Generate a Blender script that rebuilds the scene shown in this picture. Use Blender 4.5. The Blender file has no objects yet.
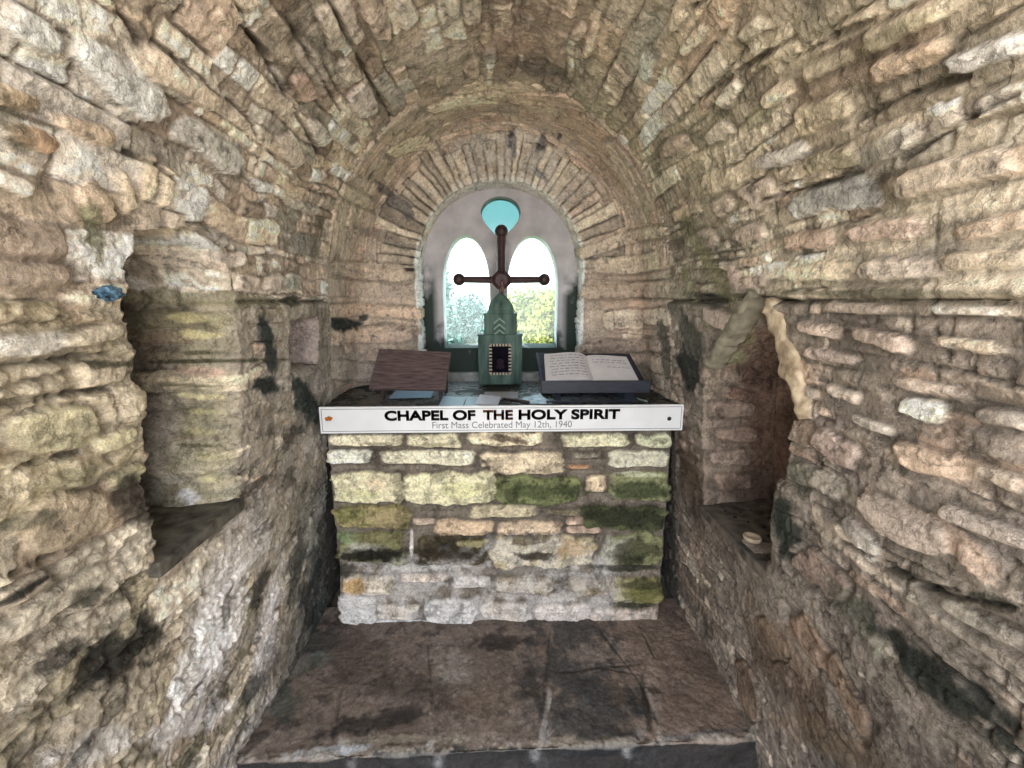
import bpy, bmesh, math, random
import numpy as np
from mathutils import Vector, Matrix

# ------------------------------------------------------------------ camera, sky, sun, exposure
SC = bpy.context.scene
COL = SC.collection
ZF = 1.48                      # camera height above the dais
F, PITCH, YAW = 436.0, math.radians(10.9), math.radians(1.8)
cam = bpy.data.cameras.new('camera')
cam.sensor_width = 36; cam.lens = F / 1024 * 36; cam.clip_start = 0.02
co = bpy.data.objects.new('camera', cam); COL.objects.link(co)
co.location = (0, 0, ZF); co.rotation_euler = (math.radians(90) - PITCH, 0, -YAW)
SC.camera = co
SC.view_settings.view_transform = 'Standard'; SC.view_settings.look = 'None'
SC.view_settings.exposure = 2.65; SC.view_settings.gamma = 1.0
SC.view_settings.use_curve_mapping = False

w = bpy.data.worlds.new('sky'); SC.world = w; w.use_nodes = True
nt = w.node_tree; bg = nt.nodes['Background']
tc = nt.nodes.new('ShaderNodeTexCoord'); sp = nt.nodes.new('ShaderNodeSeparateXYZ')
rp = nt.nodes.new('ShaderNodeValToRGB')
nt.links.new(tc.outputs['Generated'], sp.inputs[0]); nt.links.new(sp.outputs['Z'], rp.inputs[0])
rp.color_ramp.elements[0].color = (0.93, 0.97, 1.0, 1); rp.color_ramp.elements[0].position = 0.05
rp.color_ramp.elements[1].color = (0.80, 0.90, 1.0, 1); rp.color_ramp.elements[1].position = 0.8
nt.links.new(rp.outputs[0], bg.inputs[0]); bg.inputs[1].default_value = 1.0

sun = bpy.data.lights.new('sun', 'SUN'); sun.energy = 2.2; sun.angle = math.radians(4); sun.color = (1.0, 0.95, 0.86)
so = bpy.data.objects.new('sun', sun); COL.objects.link(so)
so.rotation_euler = (math.radians(46), 0, math.radians(-62))
# daylight portals in the doorway and in the window
def portal(name, loc, rot, sx, sy):
    l = bpy.data.lights.new(name, 'AREA'); l.shape = 'RECTANGLE'; l.size = sx; l.size_y = sy; l.cycles.is_portal = True
    o = bpy.data.objects.new(name, l); COL.objects.link(o); o.location = loc; o.rotation_euler = rot
portal('doorway_portal', (0, -0.52, 1.05), (math.radians(90), 0, 0), 2.1, 2.8)

# ------------------------------------------------------------------ helpers
def srgb(c):
    c = np.asarray(c, float) / 255.0
    return np.where(c <= 0.04045, c / 12.92, ((c + 0.055) / 1.055) ** 2.4)
def lin(c, a=1.0):
    r = srgb(c); return (float(r[0]), float(r[1]), float(r[2]), a)
def ray(px, py):
    a = (px - 512) / F; b = (384 - py) / F
    d = np.array([a, math.cos(PITCH) + b * math.sin(PITCH), -math.sin(PITCH) + b * math.cos(PITCH)])
    c, s = math.cos(YAW), math.sin(YAW)
    return np.array([d[0] * c + d[1] * s, -d[0] * s + d[1] * c, d[2]])
def at(px, py, Y):            # measured point of the photo on the plane at distance Y
    d = ray(px, py); t = Y / d[1]; return Vector((d[0] * t, Y, ZF + d[2] * t))
def atz(px, py, Z):           # ... on the horizontal plane at height Z
    d = ray(px, py); t = (Z - ZF) / d[2]; return Vector((d[0] * t, d[1] * t, Z))
def project(P):
    x, y, z = P[..., 0], P[..., 1], P[..., 2] - ZF
    c, s = math.cos(YAW), math.sin(YAW)
    xr = x * c - y * s; yr = x * s + y * c
    fw = yr * math.cos(PITCH) - z * math.sin(PITCH); up = yr * math.sin(PITCH) + z * math.cos(PITCH)
    fs = np.where(fw > 0.05, fw, 1e9)
    return 512 + F * xr / fs, 384 - F * up / fs, fw

def h3(i, j, k, s):
    n = (i * 374761393 + j * 668265263 + k * 2147483647 + s * 1274126177) & 0xFFFFFFFF
    n = ((n ^ (n >> 13)) * 1274126177) & 0xFFFFFFFF
    n = ((n ^ (n >> 16)) * 668265263) & 0xFFFFFFFF
    return ((n ^ (n >> 15)) & 0xFFFFFF) / float(0xFFFFFF)
def noise(P, sc, seed=0):
    Q = P * sc; I = np.floor(Q).astype(np.int64); f = Q - I; f = f * f * (3 - 2 * f)
    out = 0
    for a in (0, 1):
        wa = f[..., 0] if a else 1 - f[..., 0]
        for b in (0, 1):
            wb = f[..., 1] if b else 1 - f[..., 1]
            for c in (0, 1):
                wc = f[..., 2] if c else 1 - f[..., 2]
                out = out + wa * wb * wc * h3(I[..., 0] + a, I[..., 1] + b, I[..., 2] + c, seed)
    return out * 2 - 1
def fbm(P, sc, oct=4, seed=0, g=0.55):
    o = 0; a = 1; t = 0
    for k in range(oct):
        o = o + a * noise(P, sc * 2.03 ** k, seed + k * 17); t += a; a *= g
    return o / t
def ss(x, a, b):
    t = np.clip((x - a) / (b - a), 0, 1); return t * t * (3 - 2 * t)
def mixc(c, d, m): return c * (1 - m[..., None]) + d * m[..., None]

def masonry(u, v, P, seed, hc, lc, wob=0.012, fine=0.006, rr=0.009, run=0.0):
    """irregular coursed rubble: distance to the joint, a random number per stone, height inside the course"""
    n1 = fbm(P, 2.2, 3, seed + 1); n2 = fbm(P, 26, 4, seed + 2, .7); n3 = fbm(P, 7, 2, seed + 5)
    vv = v + n1 * wob * 2.2 + n3 * wob + n2 * fine
    uu = u + fbm(P, 9, 2, seed + 3) * wob + n2 * fine + n1 * .03
    rng = random.Random(seed)
    lo, hi = float(vv.min()) - .1, float(vv.max()) + .1
    e = [lo]
    while e[-1] < hi: e.append(e[-1] + hc * rng.uniform(.45, 1.55))
    e = np.array(e); ci = np.clip(np.searchsorted(e, vv) - 1, 0, len(e) - 2)
    sh = vv.shape; ci_f = ci.ravel(); uf = uu.ravel()
    da = np.empty(uf.shape); rid = np.empty(uf.shape); 
    umin, umax = float(uf.min()) - .2, float(uf.max()) + .2
    order = np.argsort(ci_f, kind='stable'); bnd = np.searchsorted(ci_f[order], np.arange(len(e)))
    for c in range(len(e) - 1):
        idx = order[bnd[c]:bnd[c + 1]]
        if len(idx) == 0: continue
        r2 = random.Random(seed * 991 + c); k = min(2.0, max(.55, (e[c + 1] - e[c]) / hc))
        b = [umin - r2.uniform(0, lc)]
        while b[-1] < umax: b.append(b[-1] + lc * k * r2.uniform(.35, 1.6))
        b = np.array(b); si = np.clip(np.searchsorted(b, uf[idx]) - 1, 0, len(b) - 2)
        da[idx] = np.minimum(uf[idx] - b[si], b[si + 1] - uf[idx])
        rid[idx] = h3(si.astype(np.int64), np.int64(c) + 0 * si, 0 * si, seed)
    da = da.reshape(sh); rid = rid.reshape(sh)
    db = np.minimum(vv - e[ci], e[ci + 1] - vv)
    ed = np.where((da < rr) & (db < rr), rr - np.hypot(rr - np.minimum(da, rr), rr - np.minimum(db, rr)), np.minimum(da, db))
    t = (vv - e[ci]) / (e[ci + 1] - e[ci])
    return ed, rid, t

def pal(rid, cols, seed=0):
    cols = np.array([srgb(c) for c in cols]); k = len(cols)
    x = (rid * 977.13 + seed * .37) % 1.0 * k
    i = np.floor(x).astype(int) % k
    c = cols[i]; br = .74 + .48 * ((rid * 5371.7) % 1.0)
    return c * br[..., None]

def D_u(P, s, m): return P[:, 1] + P[:, 0]
class Surf:
    """a dense grid surface: base positions, outward displacement and colour"""
    def __init__(s, P, flip=False):
        s.P = P; s.desat = .40; s.gain = 1.0
        gu = np.gradient(P, axis=1); gv = np.gradient(P, axis=0)
        n = np.cross(gu, gv); n /= np.maximum(np.linalg.norm(n, axis=-1, keepdims=True), 1e-12)
        s.N = -n if flip else n
        s.h = np.zeros(P.shape[:2]); s.C = np.ones(P.shape) * .3
        s.px, s.py, s.fw = project(P); s.flip = flip
    def hit(s, x, y):
        d = np.hypot(s.px - x, s.py - y); d = np.where(s.fw > .05, d, 1e9)
        m = d.min(); k = (d < m + 2.0)
        f = np.where(k, s.fw + d * .004, 1e9); return s.P.reshape(-1, 3)[int(np.argmin(f))]
    def frame(s, cx, cy, ax, ay, hw, reach=1.8):
        d = np.hypot(s.px - cx, s.py - cy); d = np.where(s.fw > .05, d, 1e9)
        f = np.where(d < d.min() + 2.0, s.fw + d * .004, 1e9); i0 = np.unravel_index(int(np.argmin(f)), f.shape)
        p0 = s.P[i0]; n0 = s.N[i0]; o = np.array([0, 0, ZF])
        def pl(x, y):
            r = ray(x, y); k = r @ n0
            q = o + r * ((p0 - o) @ n0 / (k if abs(k) > .03 else .03 * (1 if k >= 0 else -1)))
            v = q - p0; L = np.linalg.norm(v); return p0 + v * min(1, .5 / max(L, 1e-6))
        L = math.hypot(ax, ay) or 1; e = 1e-3
        a = (pl(cx + ax * e, cy + ay * e) - pl(cx - ax * e, cy - ay * e)) / 2 / e
        bx, by = -ay / L * hw, ax / L * hw
        b = (pl(cx + bx * e, cy + by * e) - pl(cx - bx * e, cy - by * e)) / 2 / e
        R = reach * (np.linalg.norm(a) + np.linalg.norm(b)) + .03
        m = np.linalg.norm(s.P - p0, axis=-1) < R
        D = s.P[m] - p0
        G = np.array([[a @ a, a @ b], [a @ b, b @ b]]) + np.eye(2) * 1e-9
        q = np.linalg.solve(G, np.stack([D @ a, D @ b]))
        return m, q[0], q[1], np.linalg.norm(a), np.linalg.norm(b)
    def stone(s, cx, cy, ax, ay, hw, col, up=.008, k=4.5, wob=.20, joint=True):
        m, qa, qb, la, lb = s.frame(cx, cy, ax, ay, hw)
        if not m.any(): return
        P = s.P[m]; nz = fbm(P, 30, 3, int(cx * 7 + cy) % 997); nl = fbm(P, 9, 2, int(cx + 3 * cy) % 997)
        hsh = (int(cx * 13 + cy * 7) % 11) / 11 - .5
        nm = fbm(P, 20, 2, int(cx + 5 * cy) % 991)
        qa = qa + (nl * 1.6 + nm * .8) * wob * min(1, 1.6 * lb / la) + .12 * hsh * qb; qb = qb * (1 + .30 * hsh * np.clip(qa, -1.2, 1.2)) + (nl * 1.2 + nm * .6) * wob
        r = (np.abs(qa) ** k + np.abs(qb) ** k) ** (1 / k) + nz * wob * .6
        e = (1 - r) * lb
        inside = ss(e, -.001, .0025)
        if joint:
            ring = ss(e, -.018, -.004) * (1 - inside)
            s.h[m] = s.h[m] * (1 - ring * .8) - .004 * ring
            s.C[m] = mixc(s.C[m], s.C[m] * .72, ring)
        st_ = fbm(np.stack([D_u(P, s, m) * 9, qb * lb * 75, P[:, 2] * 3], -1), 1.0, 3, 12, .6)
        hh = up * (ss(e, -.001, .005) * .8 + .2) + fbm(P, 14, 4, 5, .7) * .008 + st_ * .004
        s.h[m] = s.h[m] * (1 - inside) + hh * inside
        c = srgb(col) * (1 + .30 * fbm(P, 16, 4, int(cx), .7) + .25 * st_ + .14 * fbm(P, 60, 2, 8))[..., None]
        c = c * (1 - .5 * ss(fbm(P, 40, 3, 31, .6), .25, .45))[..., None]
        s.C[m] = mixc(s.C[m], c, inside)
    def patch(s, cx, cy, ax, ay, hw, col, st=.9, brk=.55, sc=22, mult=False, soft=.35):
        m, qa, qb, la, lb = s.frame(cx, cy, ax, ay, hw, 2.6)
        if not m.any(): return
        P = s.P[m]; r = np.hypot(qa, qb) + fbm(P, sc, 4, int(cx * 3 + cy) % 991, .65) * brk * 1.5
        k = (1 - ss(r, 1 - soft, 1 + soft * .6)) * st
        c = srgb(col) * (1 + .35 * fbm(P, 40, 3, 77))[..., None]
        s.C[m] = mixc(s.C[m], s.C[m] * c if mult else c, k)
    def crack(s, pts, width=.006, depth=.012, dark=.35):
        for (x0, y0), (x1, y1) in zip(pts[:-1], pts[1:]):
            a = s.hit(x0, y0); b = s.hit(x1, y1); L = max(1e-4, np.linalg.norm(b - a))
            m = np.linalg.norm(s.P - (a + b) / 2, axis=-1) < L / 2 + .04
            D = s.P[m] - a; t = np.clip(D @ (b - a) / L ** 2, 0, 1)
            d = np.linalg.norm(D - t[:, None] * (b - a), axis=-1) + fbm(s.P[m], 25, 3, 4) * .008
            k = 1 - ss(d, width * .4, width * 1.6)
            s.h[m] -= k * depth; s.C[m] = mixc(s.C[m], s.C[m] * dark, k)
    def finish(s, grain=.10):
        P = s.P
        s.C = s.C * (1 + grain * 2.2 * fbm(P, 70, 3, 301) + grain * 1.2 * fbm(P, 12, 3, 302))[..., None]
        s.C = s.C * s.gain
        lum = s.C @ np.array([.30, .59, .11]); s.C = mixc(s.C, lum[..., None] * np.array([1.06, .975, .985]), np.full(lum.shape, s.desat))
        s.C = np.clip(s.C, .006, .95)
        s.V = P + s.N * s.h[..., None]
    def mesh(s, name, mat, r0=None, r1=None, parent=None, kind='structure'):
        V = s.V[r0:r1]; C = s.C[r0:r1]; nv, nu = V.shape[:2]
        me = bpy.data.meshes.new(name)
        i = np.arange(nv * nu).reshape(nv, nu)
        q = np.stack([i[:-1, :-1], i[:-1, 1:], i[1:, 1:], i[1:, :-1]], -1).reshape(-1, 4)
        if s.flip: q = q[:, ::-1]
        me.vertices.add(nv * nu); me.vertices.foreach_set('co', V.reshape(-1).astype(np.float32))
        me.loops.add(q.size); me.loops.foreach_set('vertex_index', q.reshape(-1).astype(np.int32))
        me.polygons.add(len(q)); me.polygons.foreach_set('loop_start', np.arange(0, q.size, 4, dtype=np.int32))
        me.polygons.foreach_set('loop_total', np.full(len(q), 4, np.int32))
        me.update(calc_edges=True)
        me.polygons.foreach_set('use_smooth', np.ones(len(q), bool))
        ca = me.color_attributes.new('stone_colour', 'FLOAT_COLOR', 'POINT')
        c4 = np.ones((nv * nu, 4), np.float32); c4[:, :3] = C.reshape(-1, 3); ca.data.foreach_set('color', c4.reshape(-1))
        me.materials.append(mat)
        o = bpy.data.objects.new(name, me); COL.objects.link(o)
        if parent: o.parent = parent
        elif kind: o['kind'] = kind
        return o

# ------------------------------------------------------------------ materials
def stone_mat(name, rough=.92, bump=.7, dist=.006, spec=.25, wet=None):
    m = bpy.data.materials.new(name); m.use_nodes = True; n = m.node_tree.nodes; l = m.node_tree.links
    b = n['Principled BSDF']; at_ = n.new('ShaderNodeAttribute'); at_.attribute_name = 'stone_colour'
    t = n.new('ShaderNodeTexCoord')
    n1 = n.new('ShaderNodeTexNoise'); n1.inputs['Scale'].default_value = 95; n1.inputs['Detail'].default_value = 5; n1.inputs['Roughness'].default_value = .7
    n2 = n.new('ShaderNodeTexNoise'); n2.inputs['Scale'].default_value = 30; n2.inputs['Detail'].default_value = 6; n2.inputs['Roughness'].default_value = .65
    vo = n.new('ShaderNodeTexVoronoi'); vo.inputs['Scale'].default_value = 70
    for x in (n1, n2, vo): l.new(t.outputs['Object'], x.inputs['Vector'])
    r1 = n.new('ShaderNodeMapRange'); r1.inputs['From Min'].default_value = .34; r1.inputs['From Max'].default_value = .66
    r1.inputs['To Min'].default_value = .55; r1.inputs['To Max'].default_value = 1.42; n4 = n.new('ShaderNodeTexNoise'); n4.inputs['Scale'].default_value = 300; n4.inputs['Detail'].default_value = 3; n4.inputs['Roughness'].default_value = .7; l.new(t.outputs['Object'], n4.inputs['Vector'])
    av = n.new('ShaderNodeMix'); av.inputs[0].default_value = .48; l.new(n1.outputs['Fac'], av.inputs[2]); l.new(n4.outputs['Fac'], av.inputs[3]); l.new(av.outputs[0], r1.inputs['Value'])
    mx = n.new('ShaderNodeVectorMath'); mx.operation = 'SCALE'
    l.new(at_.outputs['Color'], mx.inputs[0]); l.new(r1.outputs[0], mx.inputs['Scale'])
    l.new(mx.outputs[0], b.inputs['Base Color'])
    n3 = n.new('ShaderNodeTexNoise'); n3.inputs['Scale'].default_value = 9; n3.inputs['Detail'].default_value = 8; n3.inputs['Roughness'].default_value = .6; l.new(t.outputs['Object'], n3.inputs['Vector'])
    sb = n.new('ShaderNodeMath'); sb.operation = 'SUBTRACT'; sb.inputs[1].default_value = .5; l.new(n3.outputs['Fac'], sb.inputs[0])
    ab = n.new('ShaderNodeMath'); ab.operation = 'ABSOLUTE'; l.new(sb.outputs[0], ab.inputs[0])
    cm = n.new('ShaderNodeMapRange'); cm.inputs['From Min'].default_value = .0; cm.inputs['From Max'].default_value = .022; cm.inputs['To Min'].default_value = .62; cm.inputs['To Max'].default_value = 1.0
    l.new(ab.outputs[0], cm.inputs['Value'])
    m2 = n.new('ShaderNodeMath'); m2.operation = 'MULTIPLY'; l.new(r1.outputs[0], m2.inputs[0]); l.new(cm.outputs[0], m2.inputs[1]); l.new(m2.outputs[0], mx.inputs['Scale'])
    ad = n.new('ShaderNodeMath'); ad.operation = 'MULTIPLY_ADD'; ad.inputs[1].default_value = 1.6
    l.new(n2.outputs['Fac'], ad.inputs[0]); l.new(n1.outputs['Fac'], ad.inputs[2])
    a2 = n.new('ShaderNodeMath'); a2.operation = 'MULTIPLY_ADD'; a2.inputs[1].default_value = .5
    l.new(vo.outputs['Distance'], a2.inputs[0]); l.new(ad.outputs[0], a2.inputs[2])
    bp = n.new('ShaderNodeBump'); bp.inputs['Strength'].default_value = bump; bp.inputs['Distance'].default_value = dist
    a3 = n.new('ShaderNodeMath'); a3.operation = 'MULTIPLY_ADD'; a3.inputs[1].default_value = .7; l.new(cm.outputs[0], a3.inputs[0]); l.new(a2.outputs[0], a3.inputs[2])
    l.new(a3.outputs[0], bp.inputs['Height']); l.new(bp.outputs[0], b.inputs['Normal'])
    b.inputs['Roughness'].default_value = rough; b.inputs['Specular IOR Level'].default_value = spec
    if wet:
        wr = n.new('ShaderNodeMapRange'); wr.inputs['From Min'].default_value = .35; wr.inputs['From Max'].default_value = .6
        wr.inputs['To Min'].default_value = wet; wr.inputs['To Max'].default_value = rough
        l.new(n2.outputs['Fac'], wr.inputs['Value']); l.new(wr.outputs[0], b.inputs['Roughness'])
    return m
def plain(name, col, rough=.6, metal=0, nscale=40, namt=.25, bump=.2, dist=.002, stretch=None, col2=None, spec=.4):
    m = bpy.data.materials.new(name); m.use_nodes = True; n = m.node_tree.nodes; l = m.node_tree.links
    b = n['Principled BSDF']; t = n.new('ShaderNodeTexCoord'); mp = n.new('ShaderNodeMapping')
    if stretch: mp.inputs['Scale'].default_value = stretch
    ns = n.new('ShaderNodeTexNoise'); ns.inputs['Scale'].default_value = nscale; ns.inputs['Detail'].default_value = 5
    l.new(t.outputs['Object'], mp.inputs[0]); l.new(mp.outputs[0], ns.inputs['Vector'])
    rp = n.new('ShaderNodeValToRGB'); l.new(ns.outputs['Fac'], rp.inputs[0])
    c = srgb(col); c2 = srgb(col2) if col2 else c * (1 + namt)
    rp.color_ramp.elements[0].position = .32; rp.color_ramp.elements[1].position = .68
    rp.color_ramp.elements[0].color = (*(c * (1 - namt)), 1); rp.color_ramp.elements[1].color = (*np.minimum(c2, 1), 1)
    l.new(rp.outputs[0], b.inputs['Base Color']); b.inputs['Roughness'].default_value = rough; b.inputs['Metallic'].default_value = metal
    b.inputs['Specular IOR Level'].default_value = spec
    if bump:
        bp = n.new('ShaderNodeBump'); bp.inputs['Strength'].default_value = bump; bp.inputs['Distance'].default_value = dist
        l.new(ns.outputs['Fac'], bp.inputs['Height']); l.new(bp.outputs[0], b.inputs['Normal'])
    return m
M_WALL = stone_mat('limestone_rubble'); M_ALTAR = stone_mat('altar_stone', bump=.45)
M_FLOOR = stone_mat('worn_paving', rough=.8, bump=.45, wet=.55, spec=.35)
M_TOP = stone_mat('wet_slate', rough=.45, bump=.25, dist=.004, wet=.12, spec=.6)

# ------------------------------------------------------------------ mesh helpers
def mk(name, bm, mat, parent=None, smooth=False, bevel=0, seg=2):
    me = bpy.data.meshes.new(name); bmesh.ops.recalc_face_normals(bm, faces=bm.faces); bm.to_mesh(me); bm.free()
    me.materials.append(mat)
    if smooth: me.polygons.foreach_set('use_smooth', [True] * len(me.polygons))
    o = bpy.data.objects.new(name, me); COL.objects.link(o)
    if parent: o.parent = parent
    if bevel:
        md = o.modifiers.new('bevel', 'BEVEL'); md.width = bevel; md.segments = seg; md.limit_method = 'ANGLE'
    return o
def empty(name, loc=(0, 0, 0), label=None, cat=None, group=None):
    o = bpy.data.objects.new(name, None); COL.objects.link(o); o.location = loc
    o.empty_display_size = .05
    return tag(o, label, cat, group)
def tag(o, label=None, cat=None, group=None, kind=None):
    if label: o['label'] = label
    if cat: o['category'] = cat
    if group: o['group'] = group
    if kind: o['kind'] = kind
    return o
def box(bm, x0, x1, y0, y1, z0, z1, M=None):
    v = [bm.verts.new((x, y, z)) for z in (z0, z1) for y in (y0, y1) for x in (x0, x1)]
    for f in ((0, 2, 3, 1), (4, 5, 7, 6), (0, 1, 5, 4), (2, 6, 7, 3), (0, 4, 6, 2), (1, 3, 7, 5)): bm.faces.new([v[i] for i in f])
    if M: bmesh.ops.transform(bm, matrix=M, verts=v)
    return v
def prism(bm, pts, d, M=None):
    """polygon pts (3D) extruded by vector d"""
    a = [bm.verts.new(p) for p in pts]; b = [bm.verts.new(Vector(p) + Vector(d)) for p in pts]
    n = len(a); bm.faces.new(a); bm.faces.new(b[::-1])
    for i in range(n): bm.faces.new((a[i], b[i], b[(i + 1) % n], a[(i + 1) % n]))
    return a + b
def lathe(bm, prof, seg=16, M=None):
    rings = []
    for r, z in prof:
        rings.append([bm.verts.new((r * math.cos(2 * math.pi * k / seg), r * math.sin(2 * math.pi * k / seg), z)) for k in range(seg)])
    for a, b in zip(rings[:-1], rings[1:]):
        for k in range(seg): bm.faces.new((a[k], a[(k + 1) % seg], b[(k + 1) % seg], b[k]))
    bm.faces.new(rings[0][::-1]); bm.faces.new(rings[-1])
    vs = [v for r in rings for v in r]
    if M: bmesh.ops.transform(bm, matrix=M, verts=vs)
    return vs
def rod(bm, a, b, r, seg=10, r2=None):
    a = Vector(a); b = Vector(b); L = (b - a).length
    M = Matrix.Translation(a) @ (b - a).to_track_quat('Z', 'Y').to_matrix().to_4x4()
    return lathe(bm, [(r, 0), (r2 or r, L)], seg, M)
def roughen(bm, amt, sc, seed=1):
    for v in bm.verts:
        p = np.array([[v.co.x, v.co.y, v.co.z]])
        v.co += Vector((float(noise(p, sc, seed)[0]), float(noise(p, sc, seed + 1)[0]), float(noise(p, sc, seed + 2)[0]))) * amt

# ------------------------------------------------------------------ chapel shell: walls that lean in, then a barrel vault
XC = .012
LQ_N = 700
th = np.linspace(math.pi, 0, 2001); ex = .73 * np.cos(th); ez = .83 * np.sin(th)
al = np.concatenate([[0], np.cumsum(np.hypot(np.diff(ex), np.diff(ez)))]); LV = al[-1]
ZB = -1.66
def profile(q):               # q<0 left wall (height), 0..LV vault, >LV right wall
    x = np.interp(q, al, ex); z = np.interp(q, al, ez)
    dl = np.minimum(q, 0); dr = np.minimum(LV - q, 0); dd = dl + dr
    x = x + np.where(q < 0, .14 * dl / 1.48, 0) - np.where(q > LV, .14 * dr / 1.48, 0)
    z = z + dd
    return x + XC, z
y0_, y1_ = -.5, 1.90
us = np.concatenate([np.arange(-.5, .2, .022), np.arange(.2, .5, .009), np.arange(.5, .86, .0042), np.arange(.86, 1.28, .0032), np.arange(1.28, y1_, .0038)])
qs = np.concatenate([np.arange(ZB, 0, .0040), np.arange(0, LV, .0045), LV + np.arange(0, -ZB + .002, .0042)])
NU, NQ = len(us), len(qs)
U, Q = np.meshgrid(us, qs)
X, Z = profile(Q)
UT = U.copy(); VT = Q.copy(); UY = U.copy(); INS = np.zeros_like(U)
def jag(z, seed, amp):
    rng = random.Random(seed); e = np.cumsum([0] + [rng.uniform(.03, .085) for _ in range(40)]) - 1.2
    v = np.array([rng.uniform(-1, 1) for _ in range(41)])
    i = np.searchsorted(e, z) % 41; f = (z - e[(i - 1) % 41]) / .06
    return amp * (v[i] + .5 * np.sin(np.clip(f, 0, 1) * math.pi))
def niche(side, zlo, zhi, fn, ff, Un, Uf, D, splay, margin=.07, mar2=.05, rnd=.008):
    """cut a recess into a wall: near edge fn(z), far edge ff(z)"""
    if side < 0: zz = np.where(Q < LV / 2, Z, 9); rows = (Q < .5)
    else: zz = np.where(Q > LV / 2, Z, 9); rows = (Q > LV - .5)
    dn = fn(zz); df = ff(zz)
    inr = rows & (zz > zlo) & (zz < zhi)
    near = rows & (zz > zlo - .25) & (zz < zhi + .25)
    wgt = np.where(zz > zhi, 1 - ss(zz, zhi, zhi + .2), np.where(zz < zlo, ss(zz, zlo - .2, zlo), 1.)) * near
    dn = Un + (dn - Un) * wgt; df = Uf + (df - Uf) * wgt
    K = [Un - margin, Un, Uf, Uf + mar2]
    new = UY.copy()
    a = (U >= K[0]) & (U < K[1]) & near; new[a] = (K[0] + (dn - K[0]) * (U - K[0]) / (K[1] - K[0]))[a]
    a = (U >= K[1]) & (U < K[2]) & near; new[a] = (dn + (df - dn) * (U - K[1]) / (K[2] - K[1]))[a]
    a = (U >= K[2]) & (U < K[3]) & near; new[a] = (df + rnd * inr + (K[3] - df - rnd * inr) * (U - K[2]) / (K[3] - K[2]))[a]
    UY[:] = new; UT[:] = new
    m = (U >= Un) & (U <= Uf) & inr
    w_ = ((U - Un) / (Uf - Un))
    e = np.where(w_ < .15, D * w_ / .15, np.where(w_ < .4, D, D * ((1 - w_) / .6) ** 1.25))
    yy = np.where(w_ < .15, dn, np.where(w_ < .4, dn + (df + splay - dn) * (w_ - .15) / .25, df + splay * (1 - w_) / .6 + rnd * np.exp(-e / (rnd * .7))))
    UY[m] = yy[m]; INS[m] = e[m]
    ut = np.where(w_ < .15, dn + e, np.where(w_ < .4, dn + D + (yy - dn), df - e)); UT[m] = ut[m]
    return m
def lerp_tab(tab):
    zs, vs = zip(*sorted(tab)); return lambda z: np.interp(z, zs, vs)
nL = lerp_tab([(-.58, .905), (-.38, .892), (-.2, .885), (-.06, .872), (0, .874), (.08, .888), (.13, .93), (.165, 1.05)])
fL = lerp_tab([(-.58, 1.215), (-.28, 1.235), (0, 1.225), (.07, 1.20), (.12, 1.16), (.165, 1.07)])
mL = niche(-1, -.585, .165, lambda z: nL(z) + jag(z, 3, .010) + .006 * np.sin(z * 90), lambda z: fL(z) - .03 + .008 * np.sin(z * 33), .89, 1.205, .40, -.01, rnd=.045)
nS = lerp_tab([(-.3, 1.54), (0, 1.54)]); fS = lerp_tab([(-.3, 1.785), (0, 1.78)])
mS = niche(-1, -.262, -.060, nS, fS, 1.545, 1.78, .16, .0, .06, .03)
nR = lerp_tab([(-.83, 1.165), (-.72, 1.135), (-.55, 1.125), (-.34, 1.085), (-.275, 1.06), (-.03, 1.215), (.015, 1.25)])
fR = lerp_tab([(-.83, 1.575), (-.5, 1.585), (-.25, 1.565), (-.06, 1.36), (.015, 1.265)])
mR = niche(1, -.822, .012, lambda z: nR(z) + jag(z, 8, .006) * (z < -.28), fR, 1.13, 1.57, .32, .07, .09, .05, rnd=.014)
SIDE = np.where(Q < LV / 2, -1., 1.)
X2 = X + SIDE * INS
# large unevenness of the shell, the near left wall stands forward
P = np.stack([X2, UY, Z + ZF], -1)
T = Surf(P, flip=False)
# normals must point into the room (towards the axis)
if ((T.N * (np.array([XC, 0, ZF - .3]) - P)).sum(-1)[:, 10]).mean() < 0: T = Surf(P, flip=True)
PN = P * np.array([1, 1, 1.0])
left = Q < .0; right = Q > LV; vault = ~(left | right)
TX = np.stack([UT, VT, SIDE * 3 + INS], -1)       # texture space follows the stone faces
ed1, id1, t1 = masonry(UT, VT, PN, 11, .066, .19, .014, .006)
ed2, id2, t2 = masonry(UT * 1.0, VT, PN, 29, .050, .12, .016, .007)
nearL = (1 - ss(UY, .86, .98)) * ((Q < .35)) * 1.0
wv = ss(UY + .12 * fbm(PN, 2, 2, 9), .8, 1.3)              # smaller stones deeper in
ed = np.where(wv > .5, ed2, ed1); rid = np.where(wv > .5, id2, id1); tt = np.where(wv > .5, t2, t1)
n_big = fbm(PN, 1.6, 3, 41); n_mid = fbm(PN, 6, 4, 42); n_sm = fbm(PN, 24, 4, 43); n_f = fbm(PN, 75, 2, 44)
prot = (.25 + .75 * rid) 
strat = fbm(TX * np.array([9., 70., 9.]), 1.0, 3, 47, .6)              # bedding layers of the limestone
ridge = 1 - 2 * np.abs(fbm(PN, 17, 4, 48, .6))
rough_h = n_sm * .005 + n_f * .0026 + strat * .0045 + (ridge - .6) * .004
stone_h = ss(ed, .0005, .007) * .015 * prot + (tt - .5) * .014 * (rid - .4) + rough_h
mortar = .0045 + n_mid * .011 + n_sm * .007 + n_f * .003
crown = np.exp(-((Q - LV / 2) / .55) ** 2) * ss(UY, .9, 1.4)
bury = .005 * crown + .006 * ss(fbm(PN, 2.6, 3, 45), .0, .35) + np.where(right, .0105 + .004 * n_big + .004 * n_mid, np.where(left, .004 + .010 * ss(UY, 1.1, 1.5), .002 + .004 * n_big))
mortar = mortar + bury - .004
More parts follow.
